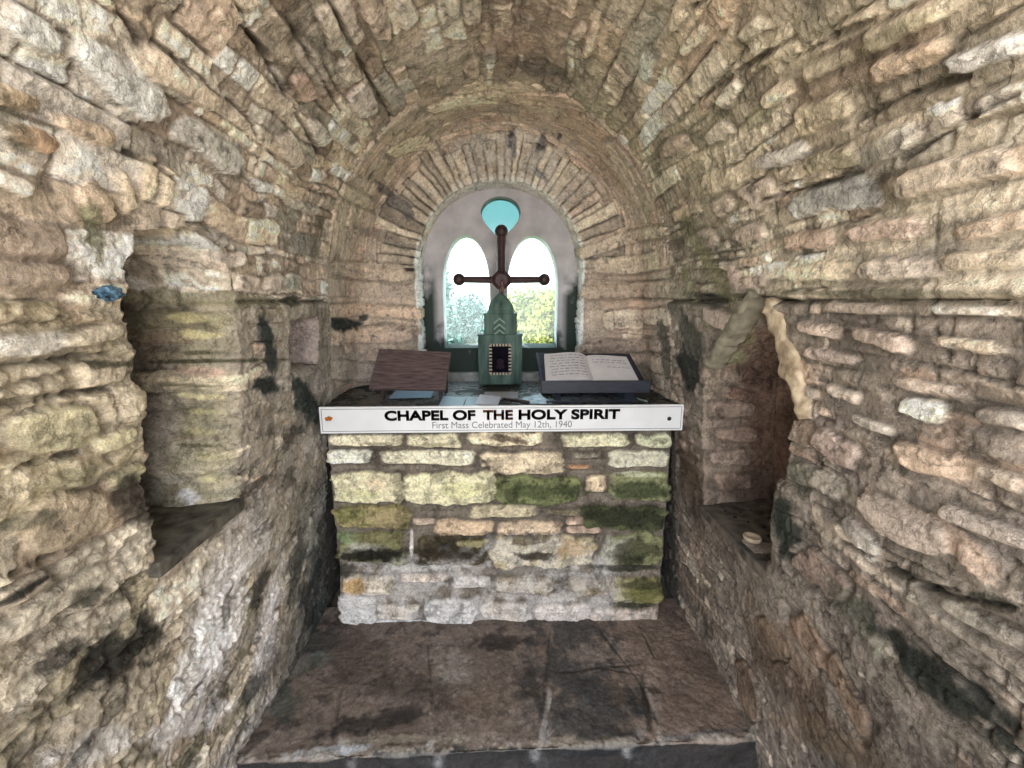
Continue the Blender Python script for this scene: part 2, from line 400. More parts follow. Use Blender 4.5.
k = ss(stone_h - mortar, -.0015, .0025)
T.h = np.maximum(stone_h, mortar) * 1.0 - .010 + n_big * .014 + n_mid * .006 + .005 * fbm(PN, 11, 4, 50, .7)
crev = (1 - ss(ed, .0003, .0045)) * ss(fbm(PN, 5, 2, 66), -.05, .3)
T.h -= crev * .008
def contrast(c, k=1.35):
    l_ = (c @ np.array([.3, .59, .11]))[..., None]; return c * (l_ / .40) ** (k - 1)
c_st = pal(rid, [(198, 180, 155), (205, 190, 165), (190, 165, 140), (180, 170, 150), (208, 198, 178), (176, 152, 126), (196, 172, 138), (186, 178, 165)])
c_lw = pal(rid, [(176, 160, 128), (182, 166, 132), (160, 142, 112), (190, 178, 150), (150, 138, 100), (178, 150, 118)])
c_rw = pal(rid, [(178, 156, 132), (186, 162, 138), (196, 176, 148), (170, 152, 132), (182, 168, 146), (176, 146, 120)])
c_rv = pal(rid, [(188, 170, 138), (196, 180, 148), (178, 164, 136), (168, 152, 122), (200, 188, 160), (186, 160, 128)])
Cs = np.where(left[..., None], c_lw, np.where(right[..., None], c_rw, c_st))
Cs = contrast(Cs, 1.5); Cs = mixc(Cs, contrast(c_rv, 1.5), ss(Q, LV * .55, LV * .7) * (Q <= LV))
mor_c = srgb((164, 146, 124)); mor_l = srgb((160, 148, 126)); mor_r = srgb((142, 128, 112))
Cm = np.where(right, .92, .76)[..., None] * np.where(left[..., None], mor_l, np.where(right[..., None], mor_r, mor_c)) * np.ones_like(P)
Cm = mixc(Cm, srgb((150, 138, 114)) * np.ones_like(P), ss(Q, LV * .5, LV * .75) * (Q <= LV))
T.C = mixc(Cm * (1 + .18 * n_sm)[..., None], Cs * (1 + .2 * n_sm + .12 * n_mid)[..., None], k)
T.C = mixc(T.C, T.C * .35, crev * .75)
T.C *= (1 + .30 * strat * k + .28 * (ridge - .6))[..., None]
pits = ss(fbm(PN, 48, 3, 49, .6), .28, .5); T.C = mixc(T.C, T.C * .4, pits * .7); T.h -= pits * .004
# general tints: pink plaster near the crown end, ochre, algae
def tint(mask, col, amt): T.C = mixc(T.C, srgb(col) * (1 + .3 * n_sm)[..., None] * np.ones_like(P), mask * amt)
tint(ss(n_mid + n_big, -.2, .4) * left * (UY < 1.0) * (Z > -1.0), (192, 164, 110), .35)
algae = ss(n_mid + .6 * fbm(PN, 3, 3, 71), .05, .55)
tint(algae * (left & (UY < .95)) * (Z > -1.1), (150, 142, 84), .55)
tint(algae * ((Q > LV * .62) & (Q <= LV)), (148, 142, 104), .40)
tint(algae * right * (Z > -.7), (140, 132, 100), .25)
# pale rough lime render low on the left wall
lime = ss(fbm(PN, 4, 4, 81) + .5 * n_sm, -.15, .35) * left * ss(UY, .85, 1.1) * (1 - ss(Z, -.5, -.15))
tint(lime, (190, 184, 176), .7)
# inside of the niches
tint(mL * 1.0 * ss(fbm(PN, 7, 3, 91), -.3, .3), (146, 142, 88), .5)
tint(mL * ss(INS + .03 * n_mid, .12, .26), (58, 52, 46), .85)  # shade at the back of the left niche, painted in by depth
tint(mS * 1.0, (176, 158, 152), .85)
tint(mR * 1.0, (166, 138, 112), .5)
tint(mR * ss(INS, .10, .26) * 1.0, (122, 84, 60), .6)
low = ss(-Z, .9, 1.5)
tint(right * low * ss(n_mid, -.3, .4), (132, 100, 72), .6)
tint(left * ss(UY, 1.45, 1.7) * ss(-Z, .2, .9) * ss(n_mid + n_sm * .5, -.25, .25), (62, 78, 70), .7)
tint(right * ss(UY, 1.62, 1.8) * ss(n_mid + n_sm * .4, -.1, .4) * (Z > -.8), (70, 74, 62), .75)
# shadow groove at the springing, mossy
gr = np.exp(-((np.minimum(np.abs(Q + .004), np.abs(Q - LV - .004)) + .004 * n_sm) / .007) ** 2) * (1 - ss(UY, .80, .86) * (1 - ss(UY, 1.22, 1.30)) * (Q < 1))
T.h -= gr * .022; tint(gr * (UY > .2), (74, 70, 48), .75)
ov = np.exp(-((np.minimum(np.abs(Q - .016), np.abs(Q - LV + .016))) / .014) ** 2) * (~mL); T.h += ov * .006
# horizontal cracked ledges of the forward left wall
edl, idl, tl = masonry(UT, VT, PN, 57, .085, .26, .022, .010, .03)
ml = ss(-UY, -.92, -.86) * left * 1.0; ml = ml * (1 - mL) 
hl = ss(edl, .0, .008) * .014 * (.1 + .9 * idl) + n_mid * .012 + n_sm * .012 + .008 * fbm(PN, 42, 3, 58, .7) + n_f * .004 + strat * .008 + (ridge - .6) * .006 + (.5 - tl) * .014 
T.h = T.h * (1 - ml) + (hl - .006 + n_big * .014) * ml
cl = pal(idl, [(190, 172, 140), (176, 160, 118), (168, 154, 108), (196, 182, 152), (186, 158, 120)]) * (1 + .25 * n_sm)[..., None]
cl = mixc(cl, srgb((176, 160, 128)) * (1 + .3 * n_sm)[..., None], ss(n_mid + .4 * n_sm, -.1, .35)); T.C = mixc(T.C, cl, ml * .75); T.C = mixc(T.C, T.C * .45, ml * (1 - ss(edl, 0, .008)) * .8)

S = T.stone
for a in [  # measured stones of the left wall and vault: centre, half axis, half width, colour
 (130,105-19,44,35,18,(222,219,212)),(34,32,30,20,16,(212,208,196)),(184,84,38,27,12,(198,178,150)),(212,148,34,25,15,(170,168,158)),
 (37,139,26,13,11,(192,150,104)),(20,104,26,8,10,(188,162,118)),(88,132,34,13,9,(192,166,132)),(149,178,-4,24,8,(202,182,142)),
 (127,192,6,20,8,(190,170,136)),(166,186,-5,22,6,(196,176,140)),(98,205,12,20,14,(186,160,126)),(15,183,22,8,9,(206,196,178)),
 (333,31,8,20,9,(204,190,170)),(350,73,7,10,10,(204,190,170)),(365,101,9,13,12,(192,178,168)),(377,21,8,22,11,(188,166,146)),
 (351,21,9,22,8,(182,166,150)),(322,135,7,10,8,(208,198,184)),(315,65,12,22,9,(186,172,155)),(307,86,8,12,9,(196,162,140)),
 (294,151,8,14,10,(186,170,148)),(474,10,0,15,9,(190,176,156)),(453,10,2,14,6,(186,176,158)),(406,13,7,9,10,(192,182,166)),
 (492,59,7,0,7,(148,142,134)),(474,70,0,8,7,(170,148,126)),(590,44,-6,18,5,(214,186,156)),(578,34,6,-5,6,(196,174,152)),
 (645,70,0,12,7,(188,198,182)),(693,42,12,-12,7,(206,188,156)),(675,23,8,-10,5,(196,180,148)),(729,96,11,-13,7,(204,190,168)),
 (669,115,6,7,9,(174,160,142)),(716,135,12,-8,8,(184,172,148)),(671,148,11,-8,7,(178,156,136)),(750,31,12,-9,8,(194,182,152)),
 (774,95,16,-10,8,(208,188,152)),(822,65,24,-10,8,(194,178,142)),(777,157,27,-9,8,(190,184,174)),(822,115,27,-13,13,(190,172,132)),
 (910,62,42,-15,12,(198,170,134)),(902,25,50,-23,11,(194,178,142)),(982,55,42,-15,11,(218,214,206)),(1007,98,32,-13,10,(208,198,178)),
 (882,146,32,-13,12,(186,180,158)),(822,202,42,-12,13,(168,168,160)),(942,175,62,-15,14,(186,168,142)),(877,232,40,-6,10,(194,166,144)),
 (807,240,24,-4,10,(184,154,128)),(992,225,42,-10,9,(198,172,140)),(757,195,12,-7,13,(192,172,150)),(827,160,24,-7,10,(182,168,126)),
 (745,235,16,-4,8,(180,160,140)),(700,240,12,-4,9,(176,160,138)),(722,205,9,-6,9,(180,162,140)),
 (815,272,34,-2,9,(200,182,142)),(897,268,44,-3,11,(188,172,152)),(745,283,16,-2,6,(192,168,146)),(980,262,40,-3,10,(184,166,134)),
 (854,309,34,3,6,(188,168,146)),(815,330,21,3,7,(194,168,146)),(876,339,30,8,8,(200,174,152)),(829,357,29,5,6,(190,168,150)),
 (965,311,42,3,5,(206,196,176)),(967,346,40,6,7,(204,184,152)),(929,387,42,10,7,(190,168,146)),(920,410,24,6,11,(216,212,188)),
 (842,393,17,5,6,(204,184,162)),(872,425,23,9,5,(194,184,166)),(833,446,22,15,13,(174,148,132)),(933,462,42,12,12,(196,164,130)),
 (897,522,42,21,16,(178,158,138)),(810,478,25,10,10,(162,152,132)),(974,523,46,17,9,(178,162,146)),(856,532,18,22,8,(170,162,148)),
 (819,572,20,16,14,(170,142,122)),(812,640,18,30,9,(160,126,96)),(770,640,10,20,12,(152,132,108)),(976,620,40,20,9,(172,162,142)),
 (847,690,18,32,8,(152,120,88)),(1000,420,30,8,10,(170,156,138)),(1000,480,26,9,9,(186,166,140)),(745,690,6,26,8,(140,112,84)),
 (742,312,14,10,12,(184,160,142)),(715,318,14,4,9,(186,164,146)),
 (40,343,40,-4,10,(206,200,184)),(30,276,44,-1,13,(152,132,108)),(95,335,30,-8,9,(192,176,142)),(90,300,24,2,8,(196,180,148)),
 (70,520,46,-16,24,(178,156,116)),(25,590,30,-14,10,(190,172,140)),(100,372,26,-4,12,(186,168,134)),(60,430,46,-8,22,(170,160,112)),
 (120,440,20,-8,8,(182,172,118)),(126,478,20,-8,9,(172,164,110)),(60,600,50,-34,12,(196,182,150)),(176,690,4,-9,6,(226,222,216)),
 (250,283,12,3,9,(176,158,140)),(277,283,10,0,9,(178,162,144)),(295,285,7,3,9,(160,160,140)),(235,262,16,-4,8,(190,174,156)),
 (215,265,16,6,5,(204,184,160)),
 (735,410,22,0,7,(178,148,126)),(738,435,22,0,7,(172,140,118)),(730,458,20,0,7,(182,154,132)),(735,482,20,0,8,(172,142,120)),(740,395,14,3,6,(150,112,88)),
 ]: S(*a, k=3.0 + 2.5 * ((a[0] * 37 + a[1] * 17) % 10) / 10, wob=.30)
pt = T.patch
for a in [
 (125,650,42,-36,22,(40,40,32),.95,.6),(60,655,30,-22,10,(44,40,34),.8,.7),(85,595,22,-12,9,(52,52,38),.8,.6),(20,590,34,-20,5,(26,28,20),.95,.25),(150,745,26,-14,14,(60,50,34),.7,.6),  # the thin near-black streak is a painted shadow line
 (60,480,40,-12,12,(92,92,50),.6,.6),(30,520,26,-8,7,(70,74,50),.7,.6),(95,235,7,26,12,(92,96,52),.8,.6),(20,130,10,20,9,(72,70,46),.7,.6),
 (215,640,28,-74,24,(208,206,204),.8,.55),(240,560,20,-50,16,(196,190,184),.6,.6),(268,640,12,-60,10,(198,196,198),.7,.6),(190,498,10,3,9,(204,206,212),.8,.8),
 (100,745,50,-16,16,(206,200,192),.75,.6),(200,720,40,-20,14,(204,200,196),.65,.6),
 (262,590,8,-26,7,(52,50,44),.85,.6),(255,690,10,-20,8,(54,58,48),.8,.6),(300,560,7,-44,8,(56,60,54),.85,.6),(228,610,5,-24,5,(64,60,50),.7,.6),
 (270,345,6,30,7,(30,46,44),.95,.5),(268,385,14,4,10,(24,40,40),.95,.5),(305,400,9,28,10,(22,46,42),.95,.4),(292,302,10,0,6,(44,54,44),.9,.4),
 (240,300,62,3,8,(112,108,68),.7,.4),(200,362,60,-1,2.5,(62,60,34),.9,.3),(145,270,16,14,9,(88,80,60),.6,.6),(140,285,14,6,7,(190,190,190),.6,.5),
 (185,318,22,2,5,(178,166,92),.8,.5),(200,335,24,2,4,(186,176,96),.8,.5),(200,352,22,0,3,(66,64,38),.8,.5),(200,372,24,1,5,(188,150,124),.7,.5),(198,396,22,2,3,(194,186,112),.8,.5),(205,412,24,1,3,(170,164,92),.7,.6),(205,432,20,1,4,(178,170,98),.7,.6),(208,455,18,1,3,(150,146,80),.7,.6),(208,478,16,1,4,(186,178,110),.7,.6),(190,385,30,1,2,(80,76,44),.7,.5),(200,445,26,1,2,(80,76,44),.7,.5),(135,500,14,30,20,(26,22,20),.9,.3),(325,590,8,34,12,(40,58,60),.85,.5),(310,610,6,30,8,(30,40,44),.8,.5),  # near-black patch above the left sill: niche shade painted on
 (300,500,12,40,12,(120,116,106),.6,.6),
 (925,668,66,60,16,(38,48,40),.95,.65),(985,700,30,30,8,(44,52,46),.8,.6),(787,525,5,34,13,(42,54,44),.95,.55),(800,480,5,20,8,(60,70,52),.6,.6),
 (780,660,40,60,22,(134,100,66),.6,.6),(820,735,50,20,18,(140,108,62),.6,.6),(860,620,28,40,12,(104,108,86),.6,.6),(1000,600,30,6,5,(58,60,44),.85,.6),
 (905,575,24,8,5,(62,60,44),.8,.6),(686,368,7,30,11,(32,40,36),.95,.45),(690,335,10,26,9,(50,58,48),.8,.5),(735,296,52,2,4,(40,48,40),.9,.35),
 (860,293,110,0,4.5,(84,84,58),.75,.4),(705,300,22,4,8,(60,62,52),.7,.6),(690,480,8,50,10,(110,84,64),.7,.6),(757,365,6,24,26,(130,92,74),.5,.7),
 (748,330,5,22,9,(140,138,82),.7,.5),(735,358,14,5,9,(138,142,84),.7,.5),(770,440,10,30,20,(124,84,56),.5,.6),
 (770,60,50,-30,26,(140,132,100),.5,.7),(640,60,14,-40,16,(156,158,144),.5,.6),(950,120,60,-24,9,(132,120,116),.6,.6),(930,250,50,-10,8,(122,116,108),.6,.6),
 (620,95,20,30,14,(120,96,88),.5,.7),(520,50,40,24,26,(138,108,92),.55,.7),(540,72,36,8,10,(86,78,76),.7,.6),(560,20,30,6,20,(140,112,96),.4,.7),
 (430,60,30,20,30,(186,170,152),.5,.6),(655,230,14,40,10,(112,98,86),.5,.6),(900,30,60,-30,10,(158,150,104),.5,.7),
 (760,118,14,-8,9,(112,112,72),.7,.6),(810,320,26,5,8,(112,104,94),.4,.6),
 ]: pt(*a)
for c in [[(225,95),(250,120),(262,138)],[(118,0),(135,30),(145,48)],[(160,45),(190,75)],[(250,35),(275,60)],[(130,150),(160,168),(180,185)],[(240,170),(262,190)],
          [(780,68),(830,40),(870,20)],[(700,100),(740,70),(790,40)],[(900,160),(960,120),(1015,95)],[(760,200),(820,185),(860,172)],[(690,10),(725,-8)],[(855,120),(905,95),(960,78)],
          [(10,575),(45,560),(70,545)],[(0,470),(40,462),(80,452)],[(0,402),(50,395),(110,388)],[(0,367),(60,360),(110,352)],[(70,700),(110,660),(150,630)],[(840,540),(880,560),(925,585),(960,590)],
          [(880,600),(930,650),(985,700)],[(760,420),(790,416)],[(930,330),(950,360)],[(780,650),(810,700),(850,750)],[(915,585),(960,598),(1015,606)],[(330,0),(360,60),(400,130)],[(290,20),(310,60),(345,115)],[(240,10),(290,95),(325,160)]]:
    T.crack(c, .005, .012, .4)
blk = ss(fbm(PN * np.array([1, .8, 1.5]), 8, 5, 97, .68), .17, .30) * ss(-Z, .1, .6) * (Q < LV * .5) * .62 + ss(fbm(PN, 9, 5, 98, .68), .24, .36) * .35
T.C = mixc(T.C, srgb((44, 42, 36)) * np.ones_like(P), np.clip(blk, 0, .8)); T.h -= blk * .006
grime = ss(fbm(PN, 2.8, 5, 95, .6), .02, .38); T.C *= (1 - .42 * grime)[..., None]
T.C *= (1 - .42 * ss(-Z, -.2, .9) * (Q > LV * .5) - .10 * ss(-Z, .0, .8) * (Q < LV * .5))[..., None]  # light falloff painted in: right side and lower walls darkened
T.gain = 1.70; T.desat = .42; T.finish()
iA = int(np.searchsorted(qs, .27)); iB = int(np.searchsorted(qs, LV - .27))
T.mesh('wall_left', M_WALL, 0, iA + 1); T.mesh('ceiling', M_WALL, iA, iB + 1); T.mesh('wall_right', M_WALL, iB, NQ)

# ------------------------------------------------------------------ far wall with the arched window opening
YW = 2.35
WZ, WR = .165, .43           # window arch centre and radius
n_arc = 1150
def outline(kind, n):
    if kind == 'in':
        s1 = WZ + 1.62; L1 = s1; L2 = math.pi * WR; t = np.linspace(0, 2 * L1 + L2, n); x = np.empty(n); z = np.empty(n)
        a = t < L1; x[a] = -WR; z[a] = -1.62 + t[a]
        b = (t >= L1) & (t <= L1 + L2); an = math.pi - (t[b] - L1) / WR; x[b] = WR * np.cos(an); z[b] = WZ + WR * np.sin(an)
        c = t > L1 + L2; x[c] = WR; z[c] = WZ - (t[c] - L1 - L2)
        return x + .013, z
    t = np.linspace(0, 1, n); q = np.interp(t, [0, .28, .72, 1], [-.60, .03, LV - .03, LV + .60]); return profile(q)
xi, zi = outline('in', n_arc)
# match outer outline by angle from the arch centre for the upper part, by height for the lower part
qq = np.linspace(-1.64, LV + 1.64, 9000); ox, oz = profile(qq); ox = XC + (ox - XC) * 1.01; oz = oz * 1.01
xo = np.empty(n_arc); zo = np.empty(n_arc)
ang_o = np.arctan2(oz - WZ, ox - .013)
up_o = oz >= WZ
for i in range(n_arc):
    if zi[i] > WZ + 1e-6:
        a = math.atan2(zi[i] - WZ, xi[i] - .013); j = np.argmin(np.where(up_o, np.abs(ang_o - a), 9))
    else:
        j = np.argmin(np.where((~up_o) & (np.sign(ox - .013) == np.sign(xi[i] - .013)), np.abs(oz - zi[i]), 9))
    xo[i] = ox[j]; zo[i] = oz[j]
kx = np.ones(5) / 5
for _ in range(3): xo[2:-2] = np.convolve(xo, kx, 'valid'); zo[2:-2] = np.convolve(zo, kx, 'valid')
path = [(0, .17)] + [(0, .17 - .004 * i) for i in range(1, 43)]        # the reveal, then the face, the rounded corner and the side
path = [(0., d) for d in np.arange(.16, .004, -.005)] + [(r, 0.) for r in np.arange(.0, .70, .0125)]
path += [(.70 + .30 * math.sin(a), -(.15 - .15 * math.cos(a))) for a in np.linspace(.05, math.pi / 2, 34)] + [(1., -d) for d in np.arange(.155, .47, .0055)]
path += [(1.03, -.472), (1.08, -.476), (1.16, -.478)]
pr = np.array([p[0] for p in path]); pd = np.array([p[1] for p in path])
RR, _ = np.meshgrid(pr, np.arange(n_arc)); DD, _ = np.meshgrid(pd, np.arange(n_arc))
BX = xi[:, None] * (1 - RR) + xo[:, None] * RR; BZ = zi[:, None] * (1 - RR) + zo[:, None] * RR
Pb = np.stack([BX, YW + DD, BZ + ZF], -1)
B = Surf(Pb)
mid = (slice(540, 610), slice(60, 90))
if B.N[mid][..., 1].mean() > 0: B = Surf(Pb, flip=True)
dist = np.hypot(BX - .013, BZ - WZ) - WR                       # distance outside the window arch
angb = np.arctan2(BZ - WZ, BX - .013)
arch = BZ > WZ - .02
side_run = np.maximum(0, -DD - .04) * (RR > .8)
# voussoirs: long thin radial stones
nb_ = fbm(Pb, 22, 3, 7); nm_ = fbm(Pb, 6, 4, 8); nf_ = fbm(Pb, 70, 2, 9); nb2 = fbm(Pb, 2.5, 2, 10)
aa = angb + nb_ * .010 + nm_ * .025
rng = random.Random(5); eb = [-.1]
while eb[-1] < math.pi + .1: eb.append(eb[-1] + rng.uniform(.060, .115))
eb = np.array(eb); vi = np.clip(np.searchsorted(eb, aa) - 1, 0, len(eb) - 2)
vid = h3(vi.astype(np.int64), vi * 0, vi * 0, 3)
va = np.minimum(aa - eb[vi], eb[vi + 1] - aa) * (WR + np.clip(dist, 0, .4))
vlen = .175 + .065 * h3(vi.astype(np.int64), vi * 0 + 1, vi * 0, 5)
dq = dist + nb_ * .004
vb = np.minimum(dq + .004, vlen - dq)
ve = np.minimum(va, vb)
isv = arch & (dq < vlen) & (dq > -.01) & (DD < .01) & (DD > -.06)
# other stones
uo = np.where(arch, angb * .62, BX + np.sign(BX) * side_run); vo_ = np.where(arch, dist + side_run, BZ)
e1, r1_, t1_ = masonry(uo + 0 * BX, vo_, Pb, 77, .045, .15, .010, .006)
lowm = (~arch)
e2, r2_, t2_ = masonry(BX + np.sign(BX) * side_run, BZ + 0 * BX, Pb, 78, .060, .15, .008, .005)
eo = np.where(arch, e1, e2); ro = np.where(arch, r1_, r2_)
e = np.where(isv, ve, eo); rd = np.where(isv, vid, ro)
rg = 1 - 2 * np.abs(fbm(Pb, 20, 4, 48, .6))
hh = ss(e, .0, .006) * (.011 + .010 * rd) + nb_ * .005 + nf_ * .002 + (rg - .6) * .003
mo = .0035 + nm_ * .005 + nb_ * .002 + np.where(isv, -.003, .0045)
kk = ss(hh - mo, -.0015, .002)
B.h = np.maximum(hh, mo) - .008 + nb2 * .006
cv = pal(rd, [(182, 168, 142), (170, 156, 134), (190, 176, 152), (160, 146, 126), (178, 156, 136), (150, 136, 118)], 2) * (1 + .22 * nb_)[..., None]
co_ = pal(rd, [(176, 154, 130), (168, 150, 130), (184, 164, 140), (160, 142, 124), (178, 150, 126)], 3) * (1 + .18 * nb_)[..., None]
cs = np.where(isv[..., None], cv, co_)
cm = srgb((146, 132, 114)) * (1 + .18 * nb_)[..., None] * np.ones_like(Pb)
cm = np.where((isv & (kk < .5))[..., None], cm * .42, cm)
B.C = mixc(cm, cs, kk) * (1 + .28 * (rg - .6))[..., None]
B.C = mixc(B.C, B.C * .30, (1 - ss(e, .001, .0085)) * .85 * isv); B.h -= (1 - ss(e, 0, .006)) * .008 * isv
pl = ss(nm_ + .7 * fbm(Pb, 3, 2, 13), -.05, .35) * lowm * (1 - isv) * .7
B.C = mixc(B.C, srgb((158, 144, 126)) * (1 + .15 * nb_)[..., None], pl); B.h += pl * .002
rv = ss(DD, -.02, .0) * (1 - ss(dist, .006, .022 + .010 * nm_))
rv = np.where(arch, rv * (1 - .6 * ss(BZ, WZ + .05, WZ + .2)), (DD > -.01) * (np.abs(BX - .013) < WR + .012 + .008 * nm_))
B.C = mixc(B.C, srgb((206, 210, 206)) * (1 + .25 * nb_)[..., None], rv * ss(nm_ + nb_ * .5 + .5, 0, .4))
B.C = mixc(B.C, srgb((128, 116, 104)) * np.ones_like(Pb), ss(-DD, .04, .2) * .25)
if True:
    for a in [(267+0,0,0,0,0,0)][:0]: pass
    for a in [(355,196,22,10,6,(176,160,136)),(360,310,44,0,6,(184,158,130)),(385,335,28,0,9,(174,150,126)),(350,372,22,3,9,(168,150,130)),(375,272,34,2,8,(170,152,130)),
              (625,320,17,0,10,(186,170,148)),(608,320,5,0,9,(180,166,142)),(655,318,14,0,8,(180,164,142)),(615,345,24,0,5,(150,130,112)),(650,345,22,0,6,(146,128,112)),
              (612,290,28,0,8,(176,158,134)),(650,290,16,0,8,(164,146,124)),(620,265,26,-1,8,(182,166,140)),(640,235,26,-3,6,(176,160,136)),
              (500,88,46,0,7,(180,160,136)),(470,100,44,-6,5,(196,176,150)),(545,100,40,3,6,(178,152,128)),(410,147,22,-8,6,(196,180,150)),(585,128,24,12,8,(170,142,118))]: B.stone(*a, up=.010)
    for a in [(512,142,1,17,5,(48,50,62),.95,.35),(541,145,-4,14,5,(52,54,64),.9,.5),(560,137,-1,3,3,(50,50,56),.9,.3),(400,204,16,13,6,(70,72,76),.7,.9),(382,188,9,7,4,(66,68,74),.7,.9),
              (375,235,30,10,6,(84,80,72),.6,.7),(344,325,17,1,7,(34,42,42),.98,.35),(365,318,6,-3,4,(44,52,52),.9,.4),(420,190,18,14,5,(90,84,78),.5,.6),
              (540,175,8,8,3,(70,76,90),.8,.5),(665,350,5,30,6,(52,56,48),.8,.6),(640,375,30,4,14,(96,88,76),.6,.7),(350,365,26,10,16,(140,132,122),.6,.7),(600,170,22,18,8,(150,122,98),.5,.7),
              (333,255,8,26,6,(110,96,80),.5,.6),(610,285,20,20,14,(140,120,100),.4,.7),(500,185,70,0,4,(186,186,180),.4,.8)]: B.patch(*a)
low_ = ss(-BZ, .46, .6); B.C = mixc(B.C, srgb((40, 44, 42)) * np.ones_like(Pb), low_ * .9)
B.desat = .36; B.gain = 1.8; B.finish()
B.mesh('wall_back', M_WALL)

# ------------------------------------------------------------------ window panel with three openings
win = bpy.data.objects.new('window_1', None); COL.objects.link(win); win['kind'] = 'structure'; win.location = (0.013, 2.48, ZF)
YP = 2.48; SCL = YP / 2.35
def lancet(x0, x1, zb, zs_, zt, n=22):
    cx = (x0 + x1) / 2; a = (x1 - x0) / 2
    pts = [(x0, zb), (x1, zb)] 
    for i in range(n + 1):
        t = math.pi * i / n; pts.append((cx + a * math.cos(t), zs_ + (zt - zs_) * math.sin(t) ** .92))
    return pts
op1 = lancet(-.300, -.048, -.250, .06, .340); op2 = lancet(.056, .330, -.250, .06, .340)
op3 = []
for i in range(40):
    t = 2 * math.pi * i / 40; x = .104 * math.cos(t); z = .080 * math.sin(t)
    if z < 0: z = z * 1.6; x = x * (1 - .62 * (abs(math.sin(t)) ** 1.6))
    op3.append((.017 + x, .462 + z))
M_PANEL = bpy.data.materials.new('grey_cement_render'); 
def panel_mat(m):
    m.use_nodes = True; n = m.node_tree.nodes; l = m.node_tree.links; b = n['Principled BSDF']
    t = n.new('ShaderNodeTexCoord'); ns = n.new('ShaderNodeTexNoise'); ns.inputs['Scale'].default_value = 9; ns.inputs['Detail'].default_value = 6
    nf = n.new('ShaderNodeTexNoise'); nf.inputs['Scale'].default_value = 120; nf.inputs['Detail'].default_value = 4
    l.new(t.outputs['Object'], ns.inputs[0]); l.new(t.outputs['Object'], nf.inputs[0])
    r = n.new('ShaderNodeValToRGB'); l.new(ns.outputs['Fac'], r.inputs[0])
    r.color_ramp.elements[0].position = .3; r.color_ramp.elements[0].color = lin((168, 164, 170)); r.color_ramp.elements[1].position = .7; r.color_ramp.elements[1].color = lin((206, 202, 208))
    s = n.new('ShaderNodeSeparateXYZ'); l.new(t.outputs['Object'], s.inputs[0])
    a = n.new('ShaderNodeMath'); a.operation = 'MULTIPLY_ADD'; a.inputs[1].default_value = .5; l.new(ns.outputs['Fac'], a.inputs[0]); l.new(s.outputs['Z'], a.inputs[2])
    ab = n.new('ShaderNodeMath'); ab.operation = 'ABSOLUTE'; l.new(s.outputs['X'], ab.inputs[0])
    mr = n.new('ShaderNodeMapRange'); mr.inputs['From Min'].default_value = .0; mr.inputs['From Max'].default_value = .12; mr.inputs['To Min'].default_value = 1; mr.inputs['To Max'].default_value = 0
    l.new(a.outputs[0], mr.inputs['Value'])
    # dark algae climbs the outer edges
    mr2 = n.new('ShaderNodeMapRange'); mr2.inputs['From Min'].default_value = .34; mr2.inputs['From Max'].default_value = .38; l.new(ab.outputs[0], mr2.inputs['Value'])
    mr3 = n.new('ShaderNodeMapRange'); mr3.inputs['From Min'].default_value = .28; mr3.inputs['From Max'].default_value = .42; mr3.inputs['To Min'].default_value = 1; mr3.inputs['To Max'].default_value = 0
    l.new(a.outputs[0], mr3.inputs['Value'])
    mu = n.new('ShaderNodeMath'); mu.operation = 'MULTIPLY'; l.new(mr2.outputs[0], mu.inputs[0]); l.new(mr3.outputs[0], mu.inputs[1])
    mxx = n.new('ShaderNodeMath'); mxx.operation = 'MAXIMUM'; l.new(mr.outputs[0], mxx.inputs[0]); l.new(mu.outputs[0], mxx.inputs[1])
    mix = n.new('ShaderNodeMix'); mix.data_type = 'RGBA'; l.new(mxx.outputs[0], mix.inputs[0]); l.new(r.outputs[0], mix.inputs[6]); mix.inputs[7].default_value = lin((48, 60, 56))
    l.new(mix.outputs[2], b.inputs['Base Color']); b.inputs['Roughness'].default_value = .9
    bp = n.new('ShaderNodeBump'); bp.inputs['Strength'].default_value = .5; bp.inputs['Distance'].default_value = .004; l.new(nf.outputs['Fac'], bp.inputs['Height']); l.new(bp.outputs[0], b.inputs['Normal'])
panel_mat(M_PANEL)
def panel():
    """flat panel with holes: polygon with holes triangulated by filling, then thickened with splayed openings"""
    bm = bmesh.new()
    def loop(pts, y):
        vs = [bm.verts.new((x, y, z)) for x, z in pts]; es = [bm.edges.new((vs[i], vs[(i + 1) % len(vs)])) for i in range(len(vs))]; return vs, es
    out = [(-.50, -.52), (.50, -.52), (.50, .2)] + [(.50 * math.cos(t), .2 + .50 * math.sin(t)) for t in np.linspace(.05, math.pi - .05, 30)] + [(-.50, .2)]
    T_ = .085
    def grow(p, k):
        c = np.mean(p, 0); return [tuple(c + (np.array(q) - c) * k) for q in p]
    ops = [[(x - .013, z) for x, z in o] for o in (op1, op2, op3)]
    front = [loop(out, 0)] + [loop(grow(o, 1.04), 0) for o in ops]
    bmesh.ops.triangle_fill(bm, edges=[e for _, es in front for e in es], use_beauty=True)
    back = [loop(out, T_)] + [loop(o, T_) for o in ops]
    bmesh.ops.triangle_fill(bm, edges=[e for _, es in back for e in es], use_beauty=True)
    for (fv, _), (bv, _) in zip(front, back):
        for i in range(len(fv)):
            j = (i + 1) % len(fv); bm.faces.new((fv[i], fv[j], bv[j], bv[i]))
    return bm, ops
bmP, OPS = panel()
mk('window_frame', bmP, M_PANEL, win)
gl = bpy.data.materials.new('old_window_glass'); gl.use_nodes = True
g = gl.node_tree; g.nodes.clear(); o_ = g.nodes.new('ShaderNodeOutputMaterial'); tr = g.nodes.new('ShaderNodeBsdfTransparent'); gg = g.nodes.new('ShaderNodeBsdfGlossy')
